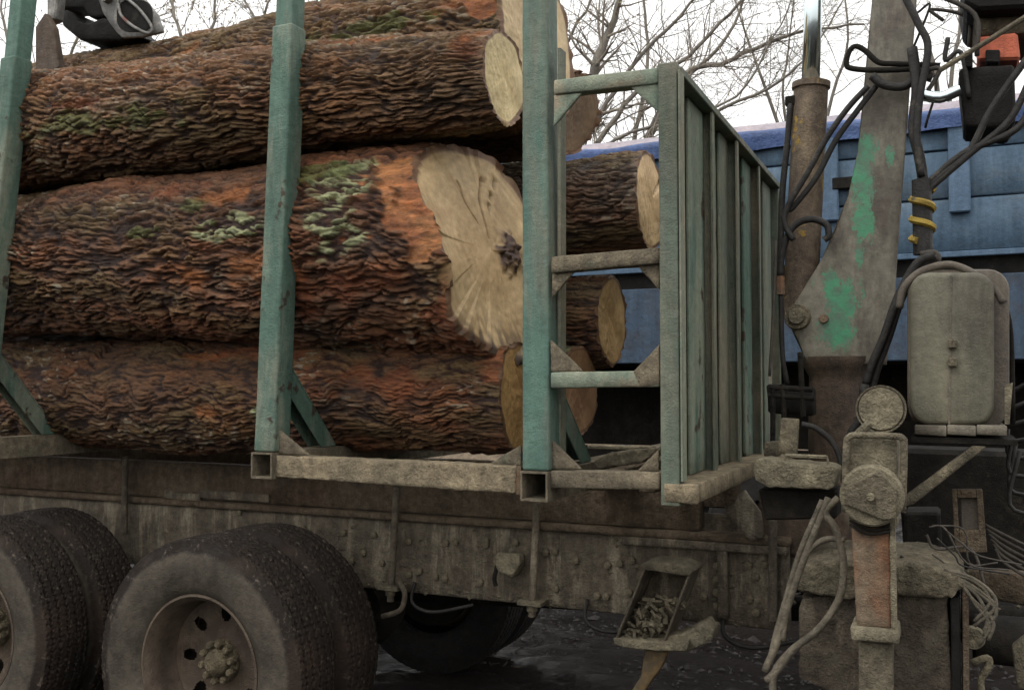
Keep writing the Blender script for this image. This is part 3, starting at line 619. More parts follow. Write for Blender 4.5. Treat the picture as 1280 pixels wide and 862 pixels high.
# wheels
def tyre_mesh():
    nth, ny = 288, 46; R0, W = .525, .27
    prof_in = [(.045, .292), (.028, .305), (.012, .335), (.002, .385), (.0, .43), (.008, .475), (.020, .503)]
    V = []; F = []
    ys = np.linspace(.022, W - .022, ny); th = np.linspace(0, 2 * np.pi, nth, endpoint=False)
    rows = [np.stack([r * np.cos(th), np.full(nth, y), r * np.sin(th)], 1) for y, r in prof_in]
    for y in ys:
        x = (y - W / 2) / (W / 2); r = R0 - .014 * abs(x) ** 5 - .004 * x * x
        zz = .006 * np.where(np.mod(th * 54 / (2 * np.pi), 1) < .5, 1, -1) * np.abs(np.mod(th * 54 / np.pi, 1) - .5) * 2
        g = np.zeros(nth)
        for gy in (-.085, -.045, 0, .045, .085):
            d = np.abs((y - W / 2) - gy - zz); g = np.maximum(g, 1 - sst(.003, .006, d))
        sh = abs(y - W / 2) > .098
        ph = np.mod(th * 72 / (2 * np.pi) + (.5 if int(y * 40) % 2 else 0), 1)
        lat = (np.abs(ph - .5) < (.10 if sh else .05)) * (.30 if sh else .15)
        rr = r - .013 * np.maximum(g, lat)
        rows.append(np.stack([rr * np.cos(th), np.full(nth, y), rr * np.sin(th)], 1))
    rows += [np.stack([r * np.cos(th), np.full(nth, W - y), r * np.sin(th)], 1) for y, r in reversed(prof_in)]
    V = np.concatenate(rows); k = len(rows)
    i = (np.arange(k - 1)[:, None] * nth + np.arange(nth)).ravel(); j = (np.arange(k - 1)[:, None] * nth + (np.arange(nth) + 1) % nth).ravel()
    return V, np.stack([i, j, j + nth, i + nth], 1), len(prof_in), nth
TV, TF, npf, nth = tyre_mesh()
WHEELS = []
def wheel_proto(c, outer):
    c = Vector(c); s = 1
    m = MB()
    m.lathe([(.045, .296), (.030, .300), (.028, .290), (.040, .284), (.052, .272), (.10, .262), (.175, .258), (.19, .25)], c, 96)
    # disc with hand holes
    nr_, na_ = 18, 240; rs = np.linspace(.25, .075, nr_); prof = .19 + .02 * np.sin((rs - .075) / .175 * 3.14) - .012
    vs = [c + Vector((r * math.cos(6.2831853 * j / na_), y, r * math.sin(6.2831853 * j / na_))) for r, y in zip(rs, prof) for j in range(na_)]
    fs = []
    for i in range(nr_ - 1):
        for j in range(na_):
            rr = (rs[i] + rs[i + 1]) / 2; a = (j + .5) / na_ * 8; da = (a - round(a)) * 2 * math.pi / 8 * rr
            if (da / .024) ** 2 + ((rr - .190) / .033) ** 2 < 1: continue
            fs.append((i * na_ + j, i * na_ + (j + 1) % na_, (i + 1) * na_ + (j + 1) % na_, (i + 1) * na_ + j))
    m.add(vs, fs)
    wh = m.build('wheel', 'rim_paint', T, origin=c, smooth=True)
    ty = npmesh('tyre', TV, TF, None, 'tyre_rubber', wh, smooth=False)
    sm = np.zeros(len(TF), bool); sm[:6 * nth] = True; sm[-6 * nth:] = True; ty.data.polygons.foreach_set('use_smooth', sm)
    if outer:
        m = MB(); m.lathe([(.10, .0), (.10, .025), (.108, .035), (.118, .042), (.125, .05), (.14, .056), (.165, .058), (.19, .06)], c, 40)
        m.lathe([(.158, .05), (.158, .078), (.166, .088), (.19, .09)], c, 60)
        for k in range(10):
            a = 6.2831853 * k / 10 + .2; q = c + Vector((.076 * math.cos(a), 0, .076 * math.sin(a)))
            m.lathe([(.128, .0), (.128, .011), (.134, .016), (.16, .018)], q, 8)
        m.build('hub', 'hub_mud', wh, origin=c, smooth=True, rough=.0008, cell=.014)
    if not outer: MB().lathe([(.03, 0), (.03, .245), (.24, .245), (.24, 0)], c, 40).build('shade_drum', 'dark_steel', wh, origin=c, smooth=True)  # dark drum added over the pale rim, standing in for shade
    return wh
wc = P(240, 833, .0); wz = .53
w0 = wheel_proto((wc.x, 0, wz), True); w1 = wheel_proto((wc.x, .31, wz), False)
def copy_part(o, loc, rz=0):
    c = o.copy(); COL.objects.link(c); c.parent = T; c.location = Vector(loc) - wo(T); c.rotation_euler.z = rz
    for ch in o.children:
        d = ch.copy(); COL.objects.link(d); d.parent = c
        if loc[1] > 2 and ch.name.startswith('tyre'): d.material_slots[0].link = 'OBJECT'; d.material_slots[0].material = M['tread_rubber']  # darker rubber on the far tyres stands in for shade under the truck
    return c
for dx in (0, -1.36):
    if dx: copy_part(w0, (wc.x + dx, 0, wz)); copy_part(w1, (wc.x + dx, .31, wz))
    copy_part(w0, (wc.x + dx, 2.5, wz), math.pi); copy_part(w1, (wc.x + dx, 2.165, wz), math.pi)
    MB().tube([(wc.x + dx, .2, wz), (wc.x + dx, 2.3, wz)], .075, 14).build('axle', 'dark_steel', T, smooth=True)
    MB().lathe([(-.17, .05), (-.12, .17), (0, .2), (.12, .17), (.17, .05)], (wc.x + dx, 1.25, wz), 24, 'y', True).build('differential', 'dark_steel', T, smooth=True)
MB().hexa([(wc.x - 1.25, .66, .60), (wc.x - .1, .66, .60), (wc.x - .1, .75, .60), (wc.x - 1.25, .75, .60)], [(wc.x - .95, .66, .74), (wc.x - .4, .66, .74), (wc.x - .4, .75, .74), (wc.x - .95, .75, .74)]).build('leaf_spring', 'dark_steel', T, bevel=.006)
MB().tube([(wc.x, 1.25, .62), (1.4, 1.25, .82)], .05, 12).build('drive_shaft', 'dark_steel', T, smooth=True)

# open step box full of wood litter
yb = .50
def quadbox(px, y, d, name, mat_, parent=T, **k): return MB().prism(px, y, d).build(name, mat_, parent, **k)
sb = quadbox([(806, 706), (861, 714), (826, 808), (768, 800)], yb + .16, .01, 'step_box', 'rail_mud', bevel=.002, rough=.003, cell=.02)
for a, b_ in (((806, 706), (768, 800)), ((861, 714), (826, 808)), ((768, 800), (826, 808))):
    q = [P(*a, yb), P(*b_, yb)]; r = [z + Vector((0, .16, 0)) for z in q]; o_ = Vector((0, 0, .012)) if a[0] == 768 else Vector((.009, 0, 0))
    MB().hexa([q[0], q[1], r[1], r[0]], [z + o_ for z in (q[0], q[1], r[1], r[0])]).build('box_side', 'rail_mud', sb, bevel=.002, rough=.002, cell=.02)
MB().prism([(800, 706), (812, 702), (852, 706), (866, 714), (862, 720), (808, 712)], yb - .01, .16).build('box_lid', 'mud_mid', sb, bevel=.004, rough=.006, cell=.015)
MB().prism([(830, 795), (852, 792), (880, 778), (892, 788), (890, 800), (860, 815), (835, 812)], yb + .02, .12).build('footplate', 'mud_pale', sb, bevel=.005, rough=.008, cell=.014)
MB().prism([(766, 797), (832, 802), (862, 800), (858, 814), (800, 812), (768, 806)], yb - .012, .15).build('box_bottom', 'mud_pale', sb, bevel=.004, rough=.005, cell=.016)
quadbox([(806, 812), (834, 815), (826, 834), (806, 862), (796, 872), (786, 868), (800, 845)], yb + .05, .05, 'drop_bracket', 'orange_rust', bevel=.004, rough=.004, cell=.02)
dm = MB()
for k in range(260):
    f = random.random(); g = random.random() ** .8
    u = 778 + (50) * f + (1 - g) * 0 + g * 26; v = 800 - g * 48 + random.uniform(-6, 4)
    c = P(u, v, yb + random.uniform(.02, .14)); a = random.uniform(0, 6.28); L_ = random.uniform(.008, .028); d = Vector((math.cos(a), random.uniform(-.5, .5), math.sin(a) * .6)) * L_
    dm.beam(c - d, c + d, random.uniform(.01, .035), random.uniform(.005, .014), Vector((random.random(), random.random(), 1)))
lit = dm.build('bark_litter', 'debris'); lit['kind'] = 'stuff'; tag(lit, 'heap of broken bark and mud filling the open step box below the frame', 'litter')

# ---- crane pedestal, mast and lift cylinder
yc = 1.15
MB().lathe([(P(1050, 640, yc).z, .135), (P(1050, 606, yc).z, .14), (P(1050, 600, yc).z, .125), (P(1050, 540, yc).z, .125), (P(1050, 470, yc).z, .118), (P(1050, 452, yc).z, .15), (P(1050, 446, yc).z, .15)], (P(1050, 540, yc).x, yc, 0), 36, 'z', True).build('crane_pedestal', 'pedestal', T, smooth=True, rough=.002, cell=.03)
quadbox([(948, 612), (1050, 616), (1060, 650), (1055, 712), (960, 690), (946, 660)], .85, .5, 'crane_base', 'pedestal', bevel=.01, rough=.004, cell=.04)
quadbox([(905, 640), (930, 612), (950, 640), (955, 672), (938, 676)], .74, .03, 'base_gusset', 'rail_mud', bevel=.004, rough=.003, cell=.03)
mast_px = [(1094, -60), (1150, -60), (1146, 0), (1139, 90), (1131, 190), (1125, 260), (1121, 330), (1118, 380), (1108, 456), (1008, 452), (999, 428), (982, 396), (1000, 368), (1028, 322), (1044, 290), (1060, 245), (1072, 190), (1083, 100), (1090, 0)]
mm = MB(); 
def slab(px, y, d, cellpx=7):      # plate with inner grid so that paint patches can sit on it
    m = MB().prism(px, y, d); return m
mast = slab(mast_px, yc - .10, .012).build('crane_mast', 'crane_green', T, bevel=.003, rough=.002, cell=.018)
co = np.array([wo(mast) + v.co for v in mast.data.vertices]); uu, vv = proj(co)
g = np.zeros(len(co))
for (cu, cv, ru, rv) in ((1084, 188, 16, 26), (1078, 225, 17, 40), (1112, 195, 6, 12), (1080, 275, 14, 30), (1052, 375, 24, 34), (1046, 410, 28, 30), (1040, 350, 12, 18), (1074, 320, 5, 20)):
    g = np.maximum(g, np.exp(-((uu - cu) / ru) ** 2 - ((vv - cv) / rv) ** 2))
ca = mast.data.color_attributes.new('col', 'FLOAT_COLOR', 'POINT')
ca.data.foreach_set('color', np.repeat(np.clip(g, 0, 1)[:, None], 4, 1).astype(np.float32).ravel())
inner = [(1098, -60), (1146, -60), (1138, 60), (1128, 190), (1118, 330), (1106, 450), (1012, 448), (1020, 400), (1045, 330), (1068, 245), (1086, 100)]
quadbox(inner, yc - .085, .16, 'mast_core', 'crane_paint', mast, bevel=.004)
quadbox([(982, 396), (1000, 368), (1028, 322), (1060, 245), (1072, 190), (1090, 0), (1100, -60), (1150, -60), (1121, 330), (1108, 456), (1008, 452)], yc + .08, .012, 'mast_plate', 'crane_paint', mast)
q = P(997, 396, yc - .1)
MB().lathe([(-.045, 0), (-.045, .03), (-.035, .034), (-.03, .034), (-.03, .05), (0, .055)], q, 14).build('pivot_bolt', 'mud_mid', mast, smooth=True)
q = P(1030, 398, yc - .1); MB().lathe([(-.012, 0), (-.012, .018), (0, .02)], q, 10).build('plug', 'leg_rust', mast, smooth=True)
a, b_ = P(1000, 385, yc), P(1014, 104, yc)
MB().tube([a, a.lerp(b_, .97), a.lerp(b_, .975), b_], [.070, .070, .078, .078], 28).build('lift_cylinder', 'rust_tube', T, smooth=True)
MB().tube([P(1013, 110, yc), P(1020, -90, yc)], .037, 24).build('cylinder_rod', 'chrome', T, smooth='all')
MB().lathe([(-.06, .055), (-.055, .068), (.055, .068), (.06, .055)], (a.x, yc, a.z), 20, 'y', True).build('cylinder_eye', 'rust_tube', T, smooth=True)
q = P(988, 127, yc - .02); MB().box(q.x - .02, q.x + .025, yc - .04, yc + .0, q.z - .02, q.z + .02).build('hose_fitting', 'dark_steel', T, bevel=.004)
# ---- hoses
def hose(px, r, y=1.0, mat_='hose_rubber', name='hydraulic_hose', sm=6, n=10): return MB().tube(pxs(px, y), r, n, sm).build(name, mat_, T, smooth='all')
hose([(988, 130), (984, 180), (978, 240), (976, 300), (975, 345)], .013, 1.12)
hose([(1085, 108), (1060, 135), (1035, 170), (1010, 215), (985, 258), (981, 280), (992, 300)], .012, .98)
hose([(1095, 108), (1072, 138), (1045, 175), (1020, 222), (992, 258), (986, 262)], .012, 1.0)
hose([(975, 345), (978, 315), (990, 285), (1012, 274), (1032, 280), (1036, 294), (1030, 300)], .014, 1.0)
hose([(976, 365), (978, 440), (984, 480)], .010, 1.0); hose([(970, 300), (966, 400), (962, 470)], .006, .95, 'wire')
MB().tube([P(975, 345, 1.0), P(976, 368, 1.0)], .018, 6).build('hose_coupling', 'leg_rust', T)
# bent steel guard rod on the mast
MB().tube(pxs([(1175, 82), (1120, 80), (1098, 78), (1082, 64), (1070, 58), (1062, 64), (1058, 80), (1066, 86), (1100, 88), (1150, 86)], 1.0), .011, 8, 4).build('guard_rod', 'dark_steel', T, smooth='all')
hose([(1090, 95), (1105, 106), (1130, 108), (1150, 95), (1165, 98)], .017, .98)
hose([(1140, 60), (1146, 110), (1142, 160), (1150, 200), (1156, 240)], .02, .95)
hose([(1128, -10), (1148, 30), (1160, 60), (1150, 120), (1146, 175), (1152, 220)], .014, .93)
for k, (a0, b0_) in enumerate((((1290, 95), (1262, 150)), ((1286, 70), (1240, 135)), ((1296, 110), (1272, 160)))):
    hose([a0, b0_, (1215 - 4 * k, 190), (1180 - 5 * k, 220), (1160 - 3 * k, 240), (1153, 270), (1150, 310)], .013, .92)
wa_, wb_ = P(1153, 236, .92), P(1153, 302, .92)
MB().tube([wa_.lerp(wb_, k / 40) + Vector((math.cos(k * .42) * .037, math.sin(k * .42) * .037, 0)) for k in range(41)], .0135, 6).build('wrap_band', 'yellow_band', T, smooth=True)
MB().tube(pxs([(1152, 225), (1154, 318)], .92), .036, 12).build('hose_bundle', 'hose_rubber', T, smooth=True)
hose([(1150, 318), (1168, 316), (1172, 326), (1160, 345)], .012, .85, 'wire')
hose([(1168, 318), (1145, 330), (1122, 372), (1105, 420), (1090, 455), (1082, 480)], .015, .78)
hose([(1172, 322), (1152, 332), (1128, 372), (1112, 420), (1098, 458), (1090, 486)], .013, .8)
hose([(1080, 480), (1076, 520), (1062, 545), (1055, 580), (1062, 640)], .015, .6)
hose([(1002, 530), (1020, 535), (1040, 552), (1050, 575), (1046, 600)], .010, .5)
# ---- valve block, orange cover, roof piece at the top right
yv = 1.0
quadbox([(1198, 85), (1268, 80), (1270, 150), (1262, 162), (1205, 158)], yv, .25, 'valve_block', 'black_plastic', bevel=.01, rough=.004, cell=.03)
quadbox([(1206, 64), (1216, 64), (1216, 84), (1206, 84)], yv - .02, .04, 'knob', 'black_plastic', bevel=.004)
oc = quadbox([(1222, 46), (1272, 40), (1276, 74), (1222, 76)], yv + .05, .18, 'valve_cover', 'orange_paint', bevel=.01)
quadbox([(1232, 62), (1250, 62), (1250, 78), (1232, 78)], yv + .02, .05, 'cap', 'black_plastic', oc, bevel=.004)
quadbox([(1215, 14), (1290, 12), (1300, 40), (1225, 44)], yv + .1, .35, 'control_panel', 'mud_mid', bevel=.006, rough=.003, cell=.04)
quadbox([(1200, -30), (1300, -40), (1300, 8), (1222, 12), (1206, 4)], yv, .5, 'seat_base', 'black_plastic', bevel=.012)
MB().tube(pxs([(1300, 10), (1240, 48), (1175, 88)], .93), .010, 8).build('control_rod', 'mud_mid', T, smooth=True)
for k in range(6):
    x0_, y0_ = random.uniform(1130, 1200), random.uniform(-10, 110)
    hose([(x0_, y0_), (x0_ + random.uniform(-20, 30), y0_ + random.uniform(-30, 30)), (x0_ + random.uniform(10, 60), y0_ + random.uniform(-10, 60)), (x0_ + random.uniform(0, 50), y0_ + random.uniform(30, 80))], random.choice((.005, .007, .009)), random.uniform(.95, 1.25), random.choice(('hose_rubber', 'hose_rubber', 'wire')))
MB().tube(pxs([(1150, 118), (1175, 122), (1200, 112)], .96), .022, 12, 3).build('swivel_joint', 'chrome', T, smooth=True)
# ---- oil tank
yt = .50
def rrect(u0, v0, u1, v1, r, n=5, tilt=0):
    o_ = []
    for (cu, cv, a0) in ((u1 - r, v0 + r, -90), (u1 - r, v1 - r, 0), (u0 + r, v1 - r, 90), (u0 + r, v0 + r, 180)):
        for k in range(n + 1):
            a = math.radians(a0 + 90 * k / n); o_.append((cu + r * math.cos(a) + tilt * (cv + r * math.sin(a) - 430), cv + r * math.sin(a)))
    return o_
tank = MB().prism(rrect(1137, 340, 1243, 531, 24), yt, .10).build('oil_tank', 'tank', T, bevel=.018, seg=3, smooth=True)
MB().prism(rrect(1134, 336, 1262, 534, 26), yt + .055, .34).build('tank_body', 'tank_side', tank, bevel=.012, seg=2, smooth=True)
MB().prism([(1188, 344), (1190, 344), (1188, 530), (1185, 530)], yt - .003, .01).build('seam', 'tank_side', tank)
for v0 in (424, 447): MB().prism([(1185, v0), (1196, v0), (1196, v0 + 11), (1185, v0 + 11)], yt - .022, .03).build('latch', 'mud_mid', tank, bevel=.003)
MB().tube(pxs([(1124, 385), (1130, 360), (1150, 340), (1180, 331), (1200, 334), (1222, 345), (1242, 360), (1254, 378)], yt + .06), .013, 10, 5).build('strap', 'tank_side', tank, smooth='all')
MB().tube(pxs([(1256, 378), (1264, 420), (1266, 530)], yt + .12), .008, 8, 3).build('strap', 'dark_steel', tank, smooth='all')
for (u0, u1) in ((1143, 1183), (1184, 1220), (1221, 1259)):
    MB().prism([(u0, 531), (u1, 532), (u1, 545), (u0, 543)], yt - .03, .36).build('shelf_board', 'crane_paint', T, bevel=.003, rough=.002, cell=.03)
quadbox([(1138, 545), (1272, 549), (1272, 557), (1138, 553)], yt - .02, .3, 'shelf_bar', 'dark_steel', bevel=.002)
quadbox([(1216, 557), (1233, 558), (1142, 630), (1126, 634), (1128, 622)], yt - .02, .05, 'shelf_brace', 'mud_mid', bevel=.003, rough=.002, cell=.03)
quadbox([(1256, 482), (1266, 478), (1262, 530), (1256, 530)], yt, .02, 'shelf_bracket', 'mud_pale')
# ---- canister and small fittings
q = P(1101, 511, .30)
MB().lathe([(-.006, 0), (-.006, .066), (.004, .071), (.012, .071), (.016, .068), (.26, .068), (.27, 0)], q, 40).build('canister', 'mud_pale', T, smooth=True, rough=.0015, cell=.02)
MB().lathe([(-.004, .071), (-.004, .077), (.012, .077), (.012, .071)], q, 40).build('canister_band', 'mud_mid', T, smooth=True)
MB().tube(pxs([(1088, 528), (1070, 545), (1066, 560)], .2), .013, 8, 3).build('elbow_pipe', 'mud_pale', T, smooth=True)
ft = MB().prism([(944, 574), (956, 573), (985, 577), (1042, 582), (1048, 586), (1044, 608), (1036, 612), (962, 609), (944, 600), (940, 586)], .28, .14).build('fender_cap', 'mud_pale', T, bevel=.008, seg=2, rough=.006, cell=.015, smooth=True)
quadbox([(976, 522), (999, 523), (996, 568), (972, 567)], .36, .02, 'small_plate', 'mud_mid', bevel=.003, rough=.003, cell=.02)
quadbox([(948, 611), (1046, 613), (1046, 648), (956, 650)], .34, .2, 'fender_box', 'dark_steel', bevel=.006)
MB().tube(pxs([(980, 579), (982, 569), (1034, 571), (1036, 584)], .30), .007, 6).build('loop_wire', 'mud_pale', T)
for (u0, v0, u1, v1) in ((966, 484, 966, 560), (962, 484, 1016, 487), (960, 494, 1018, 498), (1000, 440, 1004, 520), (978, 480, 980, 522)):
    MB().tube(pxs([(u0, v0), (u1, v1)], .7), .010, 8).build('support_rod', 'dark_steel', T, smooth=True)
quadbox([(958, 480), (1014, 484), (1016, 520), (960, 516)], .8, .12, 'valve_body', 'black_plastic', bevel=.008, rough=.004, cell=.03)
quadbox([(956, 552), (972, 552), (974, 570), (954, 570)], .45, .05, 'hose_clamp', 'mud_mid', bevel=.004, rough=.003, cell=.015)
# ---- outrigger
yo = .02
quadbox([(1060, 546), (1122, 548), (1122, 660), (1060, 655)], yo + .02, .16, 'outrigger_box', 'mud_pale', bevel=.008, seg=2, rough=.004, cell=.018)
MB().tube(pxs([(1056, 640), (1058, 560), (1062, 546), (1075, 544), (1118, 545), (1128, 548), (1130, 560), (1128, 640)], yo), .0105, 10, 4).build('frame_pipe', 'mud_mid', T, smooth='all')
q = P(1089, 620, yo - .046); MB().lathe([(-.028, 0), (-.028, .010), (-.012, .012), (0, .012)], q, 12).build('pivot_pin', 'mud_pale', T, smooth=True)
q = P(1089, 620, yo - .04)
MB().lathe([(-.012, 0), (-.012, .012), (-.004, .015), (0, .016), (0, .082), (.006, .088), (.045, .09), (.045, 0)], q, 44).build('pivot_disc', 'mud_pale', T, smooth=True, rough=.0005, cell=.02)
quadbox([(1056, 608), (1100, 588), (1122, 612), (1119, 648), (1104, 650), (1056, 630)], yo - .056, .018, 'disc_cover', 'mud_mid', bevel=.003)
leg = MB().prism([(1063, 640), (1114, 646), (1115, 786), (1070, 784)], yo, .10).build('outrigger_leg', 'leg_rust', T, bevel=.010, seg=2, rough=.003, cell=.02)
MB().prism([(1112, 650), (1119, 646), (1121, 786), (1114, 786)], yo - .006, .03).build('leg_guide', 'mud_pale', leg, rough=.002, cell=.02)
for k in range(4):
    MB().tube(pxs([(1062, 640 + 5 * k), (1085, 652 + 5 * k), (1112, 652 + 4 * k)], yo - .012), .005, 6, 4).build('cord', 'dark_steel', leg, smooth='all')
quadbox([(1062, 782), (1122, 788), (1124, 806), (1064, 800)], yo - .02, .15, 'leg_collar', 'mud_pale', bevel=.008, seg=2, rough=.003, cell=.015)
quadbox([(1073, 803), (1116, 806), (1116, 1090), (1074, 1090)], yo + .012, .075, 'outrigger_foot', 'mud_mid', bevel=.006, rough=.002, cell=.03)
# ---- big muddy box under the crane
yx = .24
box_ = MB().prism([(1000, 745), (1186, 742), (1190, 900), (1070, 880), (998, 846)], yx, .38).build('battery_box', 'box_dirt', T, bevel=.01, seg=2, rough=.010, cell=.02)
MB().prism([(990, 712), (1020, 700), (1150, 704), (1200, 716), (1208, 734), (1190, 748), (1110, 744), (1060, 750), (1000, 742), (988, 728)], yx - .03, .46).build('mud_crust', 'mud_mid', box_, bevel=.012, seg=2, rough=.011, cell=.009)
MB().prism([(1188, 748), (1200, 745), (1202, 900), (1190, 900)], yx - .01, .40).build('box_edge', 'black_plastic', box_, bevel=.003)
MB().prism([(1203, 740), (1211, 744), (1212, 900), (1204, 900)], yx - .02, .40).build('box_edge', 'frame_mud', box_, bevel=.003)
for (pts, r) in (([(1036, 622), (1012, 680), (990, 740), (972, 800), (956, 838)], .0115), ([(1028, 625), (1000, 690), (982, 750), (968, 800), (962, 830)], .009),
                 ([(1048, 622), (1032, 640), (1045, 662), (1054, 700), (1050, 745), (1024, 785), (990, 812), (968, 840), (966, 870)], .0115),
                 ([(1056, 674), (1030, 674), (1010, 690), (996, 718), (984, 760), (978, 800)], .009), ([(990, 812), (972, 836), (958, 850)], .012)):
    MB().tube(pxs(pts, .12), r, 10, 7).build('dangling_hose', 'hose_mud', T, smooth='all')
for k in range(7):
    x0_, y0_ = random.uniform(1120, 1180), random.uniform(640, 700)
    hose([(x0_, y0_), (x0_ + random.uniform(10, 40), y0_ + random.uniform(0, 30)), (x0_ + random.uniform(30, 80), y0_ + random.uniform(10, 50)), (x0_ + random.uniform(60, 110), y0_ + random.uniform(20, 70))], random.choice((.003, .003, .005)), random.uniform(.3, .6), random.choice(('wire', 'hose_rubber')), 'cable', 5, 6)
for k in range(7):
    hose([(1180 + 4 * k, 712 + 3 * k), (1215 + random.uniform(-5, 5), 722 + 5 * k), (1240 + random.uniform(-8, 6), 745 + 6 * k), (1225 + random.uniform(-10, 20), 770 + 6 * k)], .0055, .22, 'hose_mud', 'cable', 5, 6)
# dark slab standing in for under-cab shade, then fittings at the right edge
quadbox([(1120, 560), (1300, 566), (1300, 720), (1210, 712), (1130, 700)], 1.5, .3, 'undercab_shade', 'dark_steel', bevel=.02)
quadbox([(1130, 640), (1175, 640), (1178, 720), (1132, 715)], .9, .2, 'bracket', 'dark_steel', bevel=.01)
quadbox([(1210, 712), (1300, 720), (1300, 760), (1214, 745)], .9, .1, 'cab_cross_member', 'frame_mud', bevel=.008, rough=.003, cell=.04)
fr = MB(); 
for px in ([(1190, 612), (1196, 612), (1200, 690), (1194, 690)], [(1220, 612), (1228, 612), (1234, 690), (1226, 690)], [(1196, 612), (1220, 612), (1220, 622), (1197, 622)], [(1199, 662), (1226, 662), (1228, 690), (1200, 690)]): fr.prism(px, .6, .05)
fr.build('relay_box', 'frame_mud', T, bevel=.002)
MB().prism([(1200, 622), (1222, 622), (1226, 662), (1202, 662)], .63, .04).build('relay_cover', 'tank_side', T, bevel=.003)
q = P(1256, 800, .7); MB().lathe([(-.10, 0), (-.10, .07), (-.09, .08), (.15, .085), (.2, .05), (.2, 0)], q, 24, 'x').build('air_bottle', 'dark_steel', T, smooth=True)
MB().lathe([(-.02, 0), (-.02, .035), (0, .04), (.02, 0)], P(1216, 796, .6), 14, 'y').build('cap', 'mud_pale', T, smooth=True)
MB().tube(pxs([(1215, 828), (1234, 822), (1236, 832), (1226, 850), (1228, 870)], .5), .012, 8, 4).build('handle', 'mud_pale', T, smooth='all')
quadbox([(1266, 810), (1290, 790), (1300, 862), (1272, 862)], .4, .06, 'step_plate', 'mud_mid', bevel=.005, rough=.003, cell=.03)
for k in range(6):
    hose([(1230 + 3 * k, 655 + 6 * k), (1255, 668 + 7 * k), (1300, 690 + 8 * k)], .006, .7, 'wire', 'cable', 4, 6)
for k in range(8):
    hose([(1240 + 5 * k, 500 + 9 * k), (1262, 490 + 20 * k), (1300, 470 + 25 * k)], .007, random.uniform(.6, .9), 'hose_rubber', 'cable', 4, 6)
# loose pieces on the deck inside the ladder
o = MB().prism([(742, 576), (760, 566), (818, 560), (820, 568), (800, 578), (748, 586)], .35, .10).build('wood_offcut', 'debris', bevel=.004, rough=.007, cell=.012)
tag(o, 'dirty splintered wood offcut lying on the deck inside the ladder corner', 'offcut')
MB().box(-6.4, hx, .3, 2.2, 1.392, 1.397)
for u in (700, 770, 815):
    q = P(u, 600, 0); MB().box(q.x - .03, q.x + .03, .35, 2.2, 1.285, 1.345).build('deck_bar', 'frame_mud', T, bevel=.004)
MB().tube([P(735, 558, .6), P(820, 560, .6)], .008, 6).build('deck_rod', 'mud_pale', T)

# ------------------------------------------------------------------ grapple lying on the logs
G = empty('log_grapple', tuple(P(120, 40, .55)), 'grey steel log grapple resting on the topmost log at upper left', 'grapple')
yg = .55
MB().prism([(112, -60), (150, -50), (172, -12), (196, 18), (203, 40), (178, 46), (152, 47), (145, 40), (128, 16), (116, -20)], yg, .02).build('claw', 'grapple_steel', G, bevel=.004, rough=.002, cell=.03)
MB().prism([(72, 14), (78, 32), (100, 50), (150, 50), (172, 44), (150, 30), (128, 22), (108, 30), (96, 26), (84, 12)], yg + .10, .22).build('claw_shell', 'black_plastic', G, bevel=.008, rough=.003, cell=.03)
MB().prism([(76, -40), (66, -30), (72, 12), (84, 10), (104, 10), (112, 22), (128, 22), (140, 10), (112, -40)], yg + .12, .14).build('claw_shell', 'black_plastic', G, bevel=.008, rough=.003, cell=.03)
MB().lathe([(-.02, 0), (-.02, .03), (.02, .035), (.2, .035)], P(134, -4, yg - .01), 20).build('claw_pin', 'grapple_steel', G, smooth=True)
MB().tube(pxs([(148, 4), (152, 20), (168, 34), (186, 42), (190, 34), (176, 14), (160, 0), (150, -2), (148, 4)], yg - .015), .008, 8, 4).build('claw_rim', 'grapple_steel', G, smooth='all')
MB().prism(rrect(146, 0, 190, 40, 15, tilt=0), yg - .004, .006).build('claw_window', 'black_plastic', G)
MB().prism([(44, 34), (56, 16), (66, 34), (74, 84), (60, 92), (44, 90)], yg - .08, .04).build('claw_tip', 'pedestal', G, bevel=.004)
MB().prism([(58, -40), (76, -40), (68, 24), (58, 28)], yg - .05, .06).build('claw_arm', 'grapple_steel', G, bevel=.008)

# ------------------------------------------------------------------ blue tarpaulined truck behind
yb2 = 5.0
BT = empty('blue_truck', tuple(Vector((P(1000, 400, yb2).x, yb2 + 1.2, 0))), 'blue boarded tipper truck under a blue tarpaulin parked behind the logging truck', 'truck')
xl, xrr = P(600, 300, yb2).x, P(1500, 300, yb2).x
zf = lambda v: P(1000, v, yb2).z
zb = [zf(452), zf(352), zf(325), zf(262), zf(205), zf(172)]
for k in range(2, 5):
    MB().box(xl, xrr, yb2, yb2 + .05, zb[k] + .006, zb[k + 1] - .006).build('side_board', 'blue_board', BT, bevel=.008, rough=.006, cell=.25)
MB().box(xl, xrr, yb2 + .03, yb2 + .04, zb[2], zb[5]).build('backing_sheet', 'blue_dark', BT)
MB().box(xl, xrr, yb2 + .02, yb2 + .06, zb[0], zb[1]).build('lower_board', 'blue_dark', BT, bevel=.008)
MB().box(xl, xrr, yb2 + .06, yb2 + .12, zb[1], zb[2]).build('recess_rail', 'black_plastic', BT)
MB().box(xl, xrr, yb2 - .02, yb2 + .0, zb[2] - .04, zb[2] + .004).build('ledge', 'blue_trim', BT, bevel=.005)
for u in (650, 900, 1036, 1200, 1400):
    x = P(u, 260, yb2 - .05).x; MB().box(x - .075, x + .075, yb2 - .06, yb2 - .002, zf(280), zb[5]).build('post', 'blue_trim', BT, bevel=.01)
x = P(1058, 235, yb2).x; MB().box(x - .1, x + .06, yb2 - .07, yb2 - .01, zf(242), zf(228)).build('hinge', 'dark_steel', BT, bevel=.006)
MB().box(xl, xrr, yb2 + 2.3, yb2 + 2.35, zb[0], zb[5]).build('side_board', 'blue_board', BT)
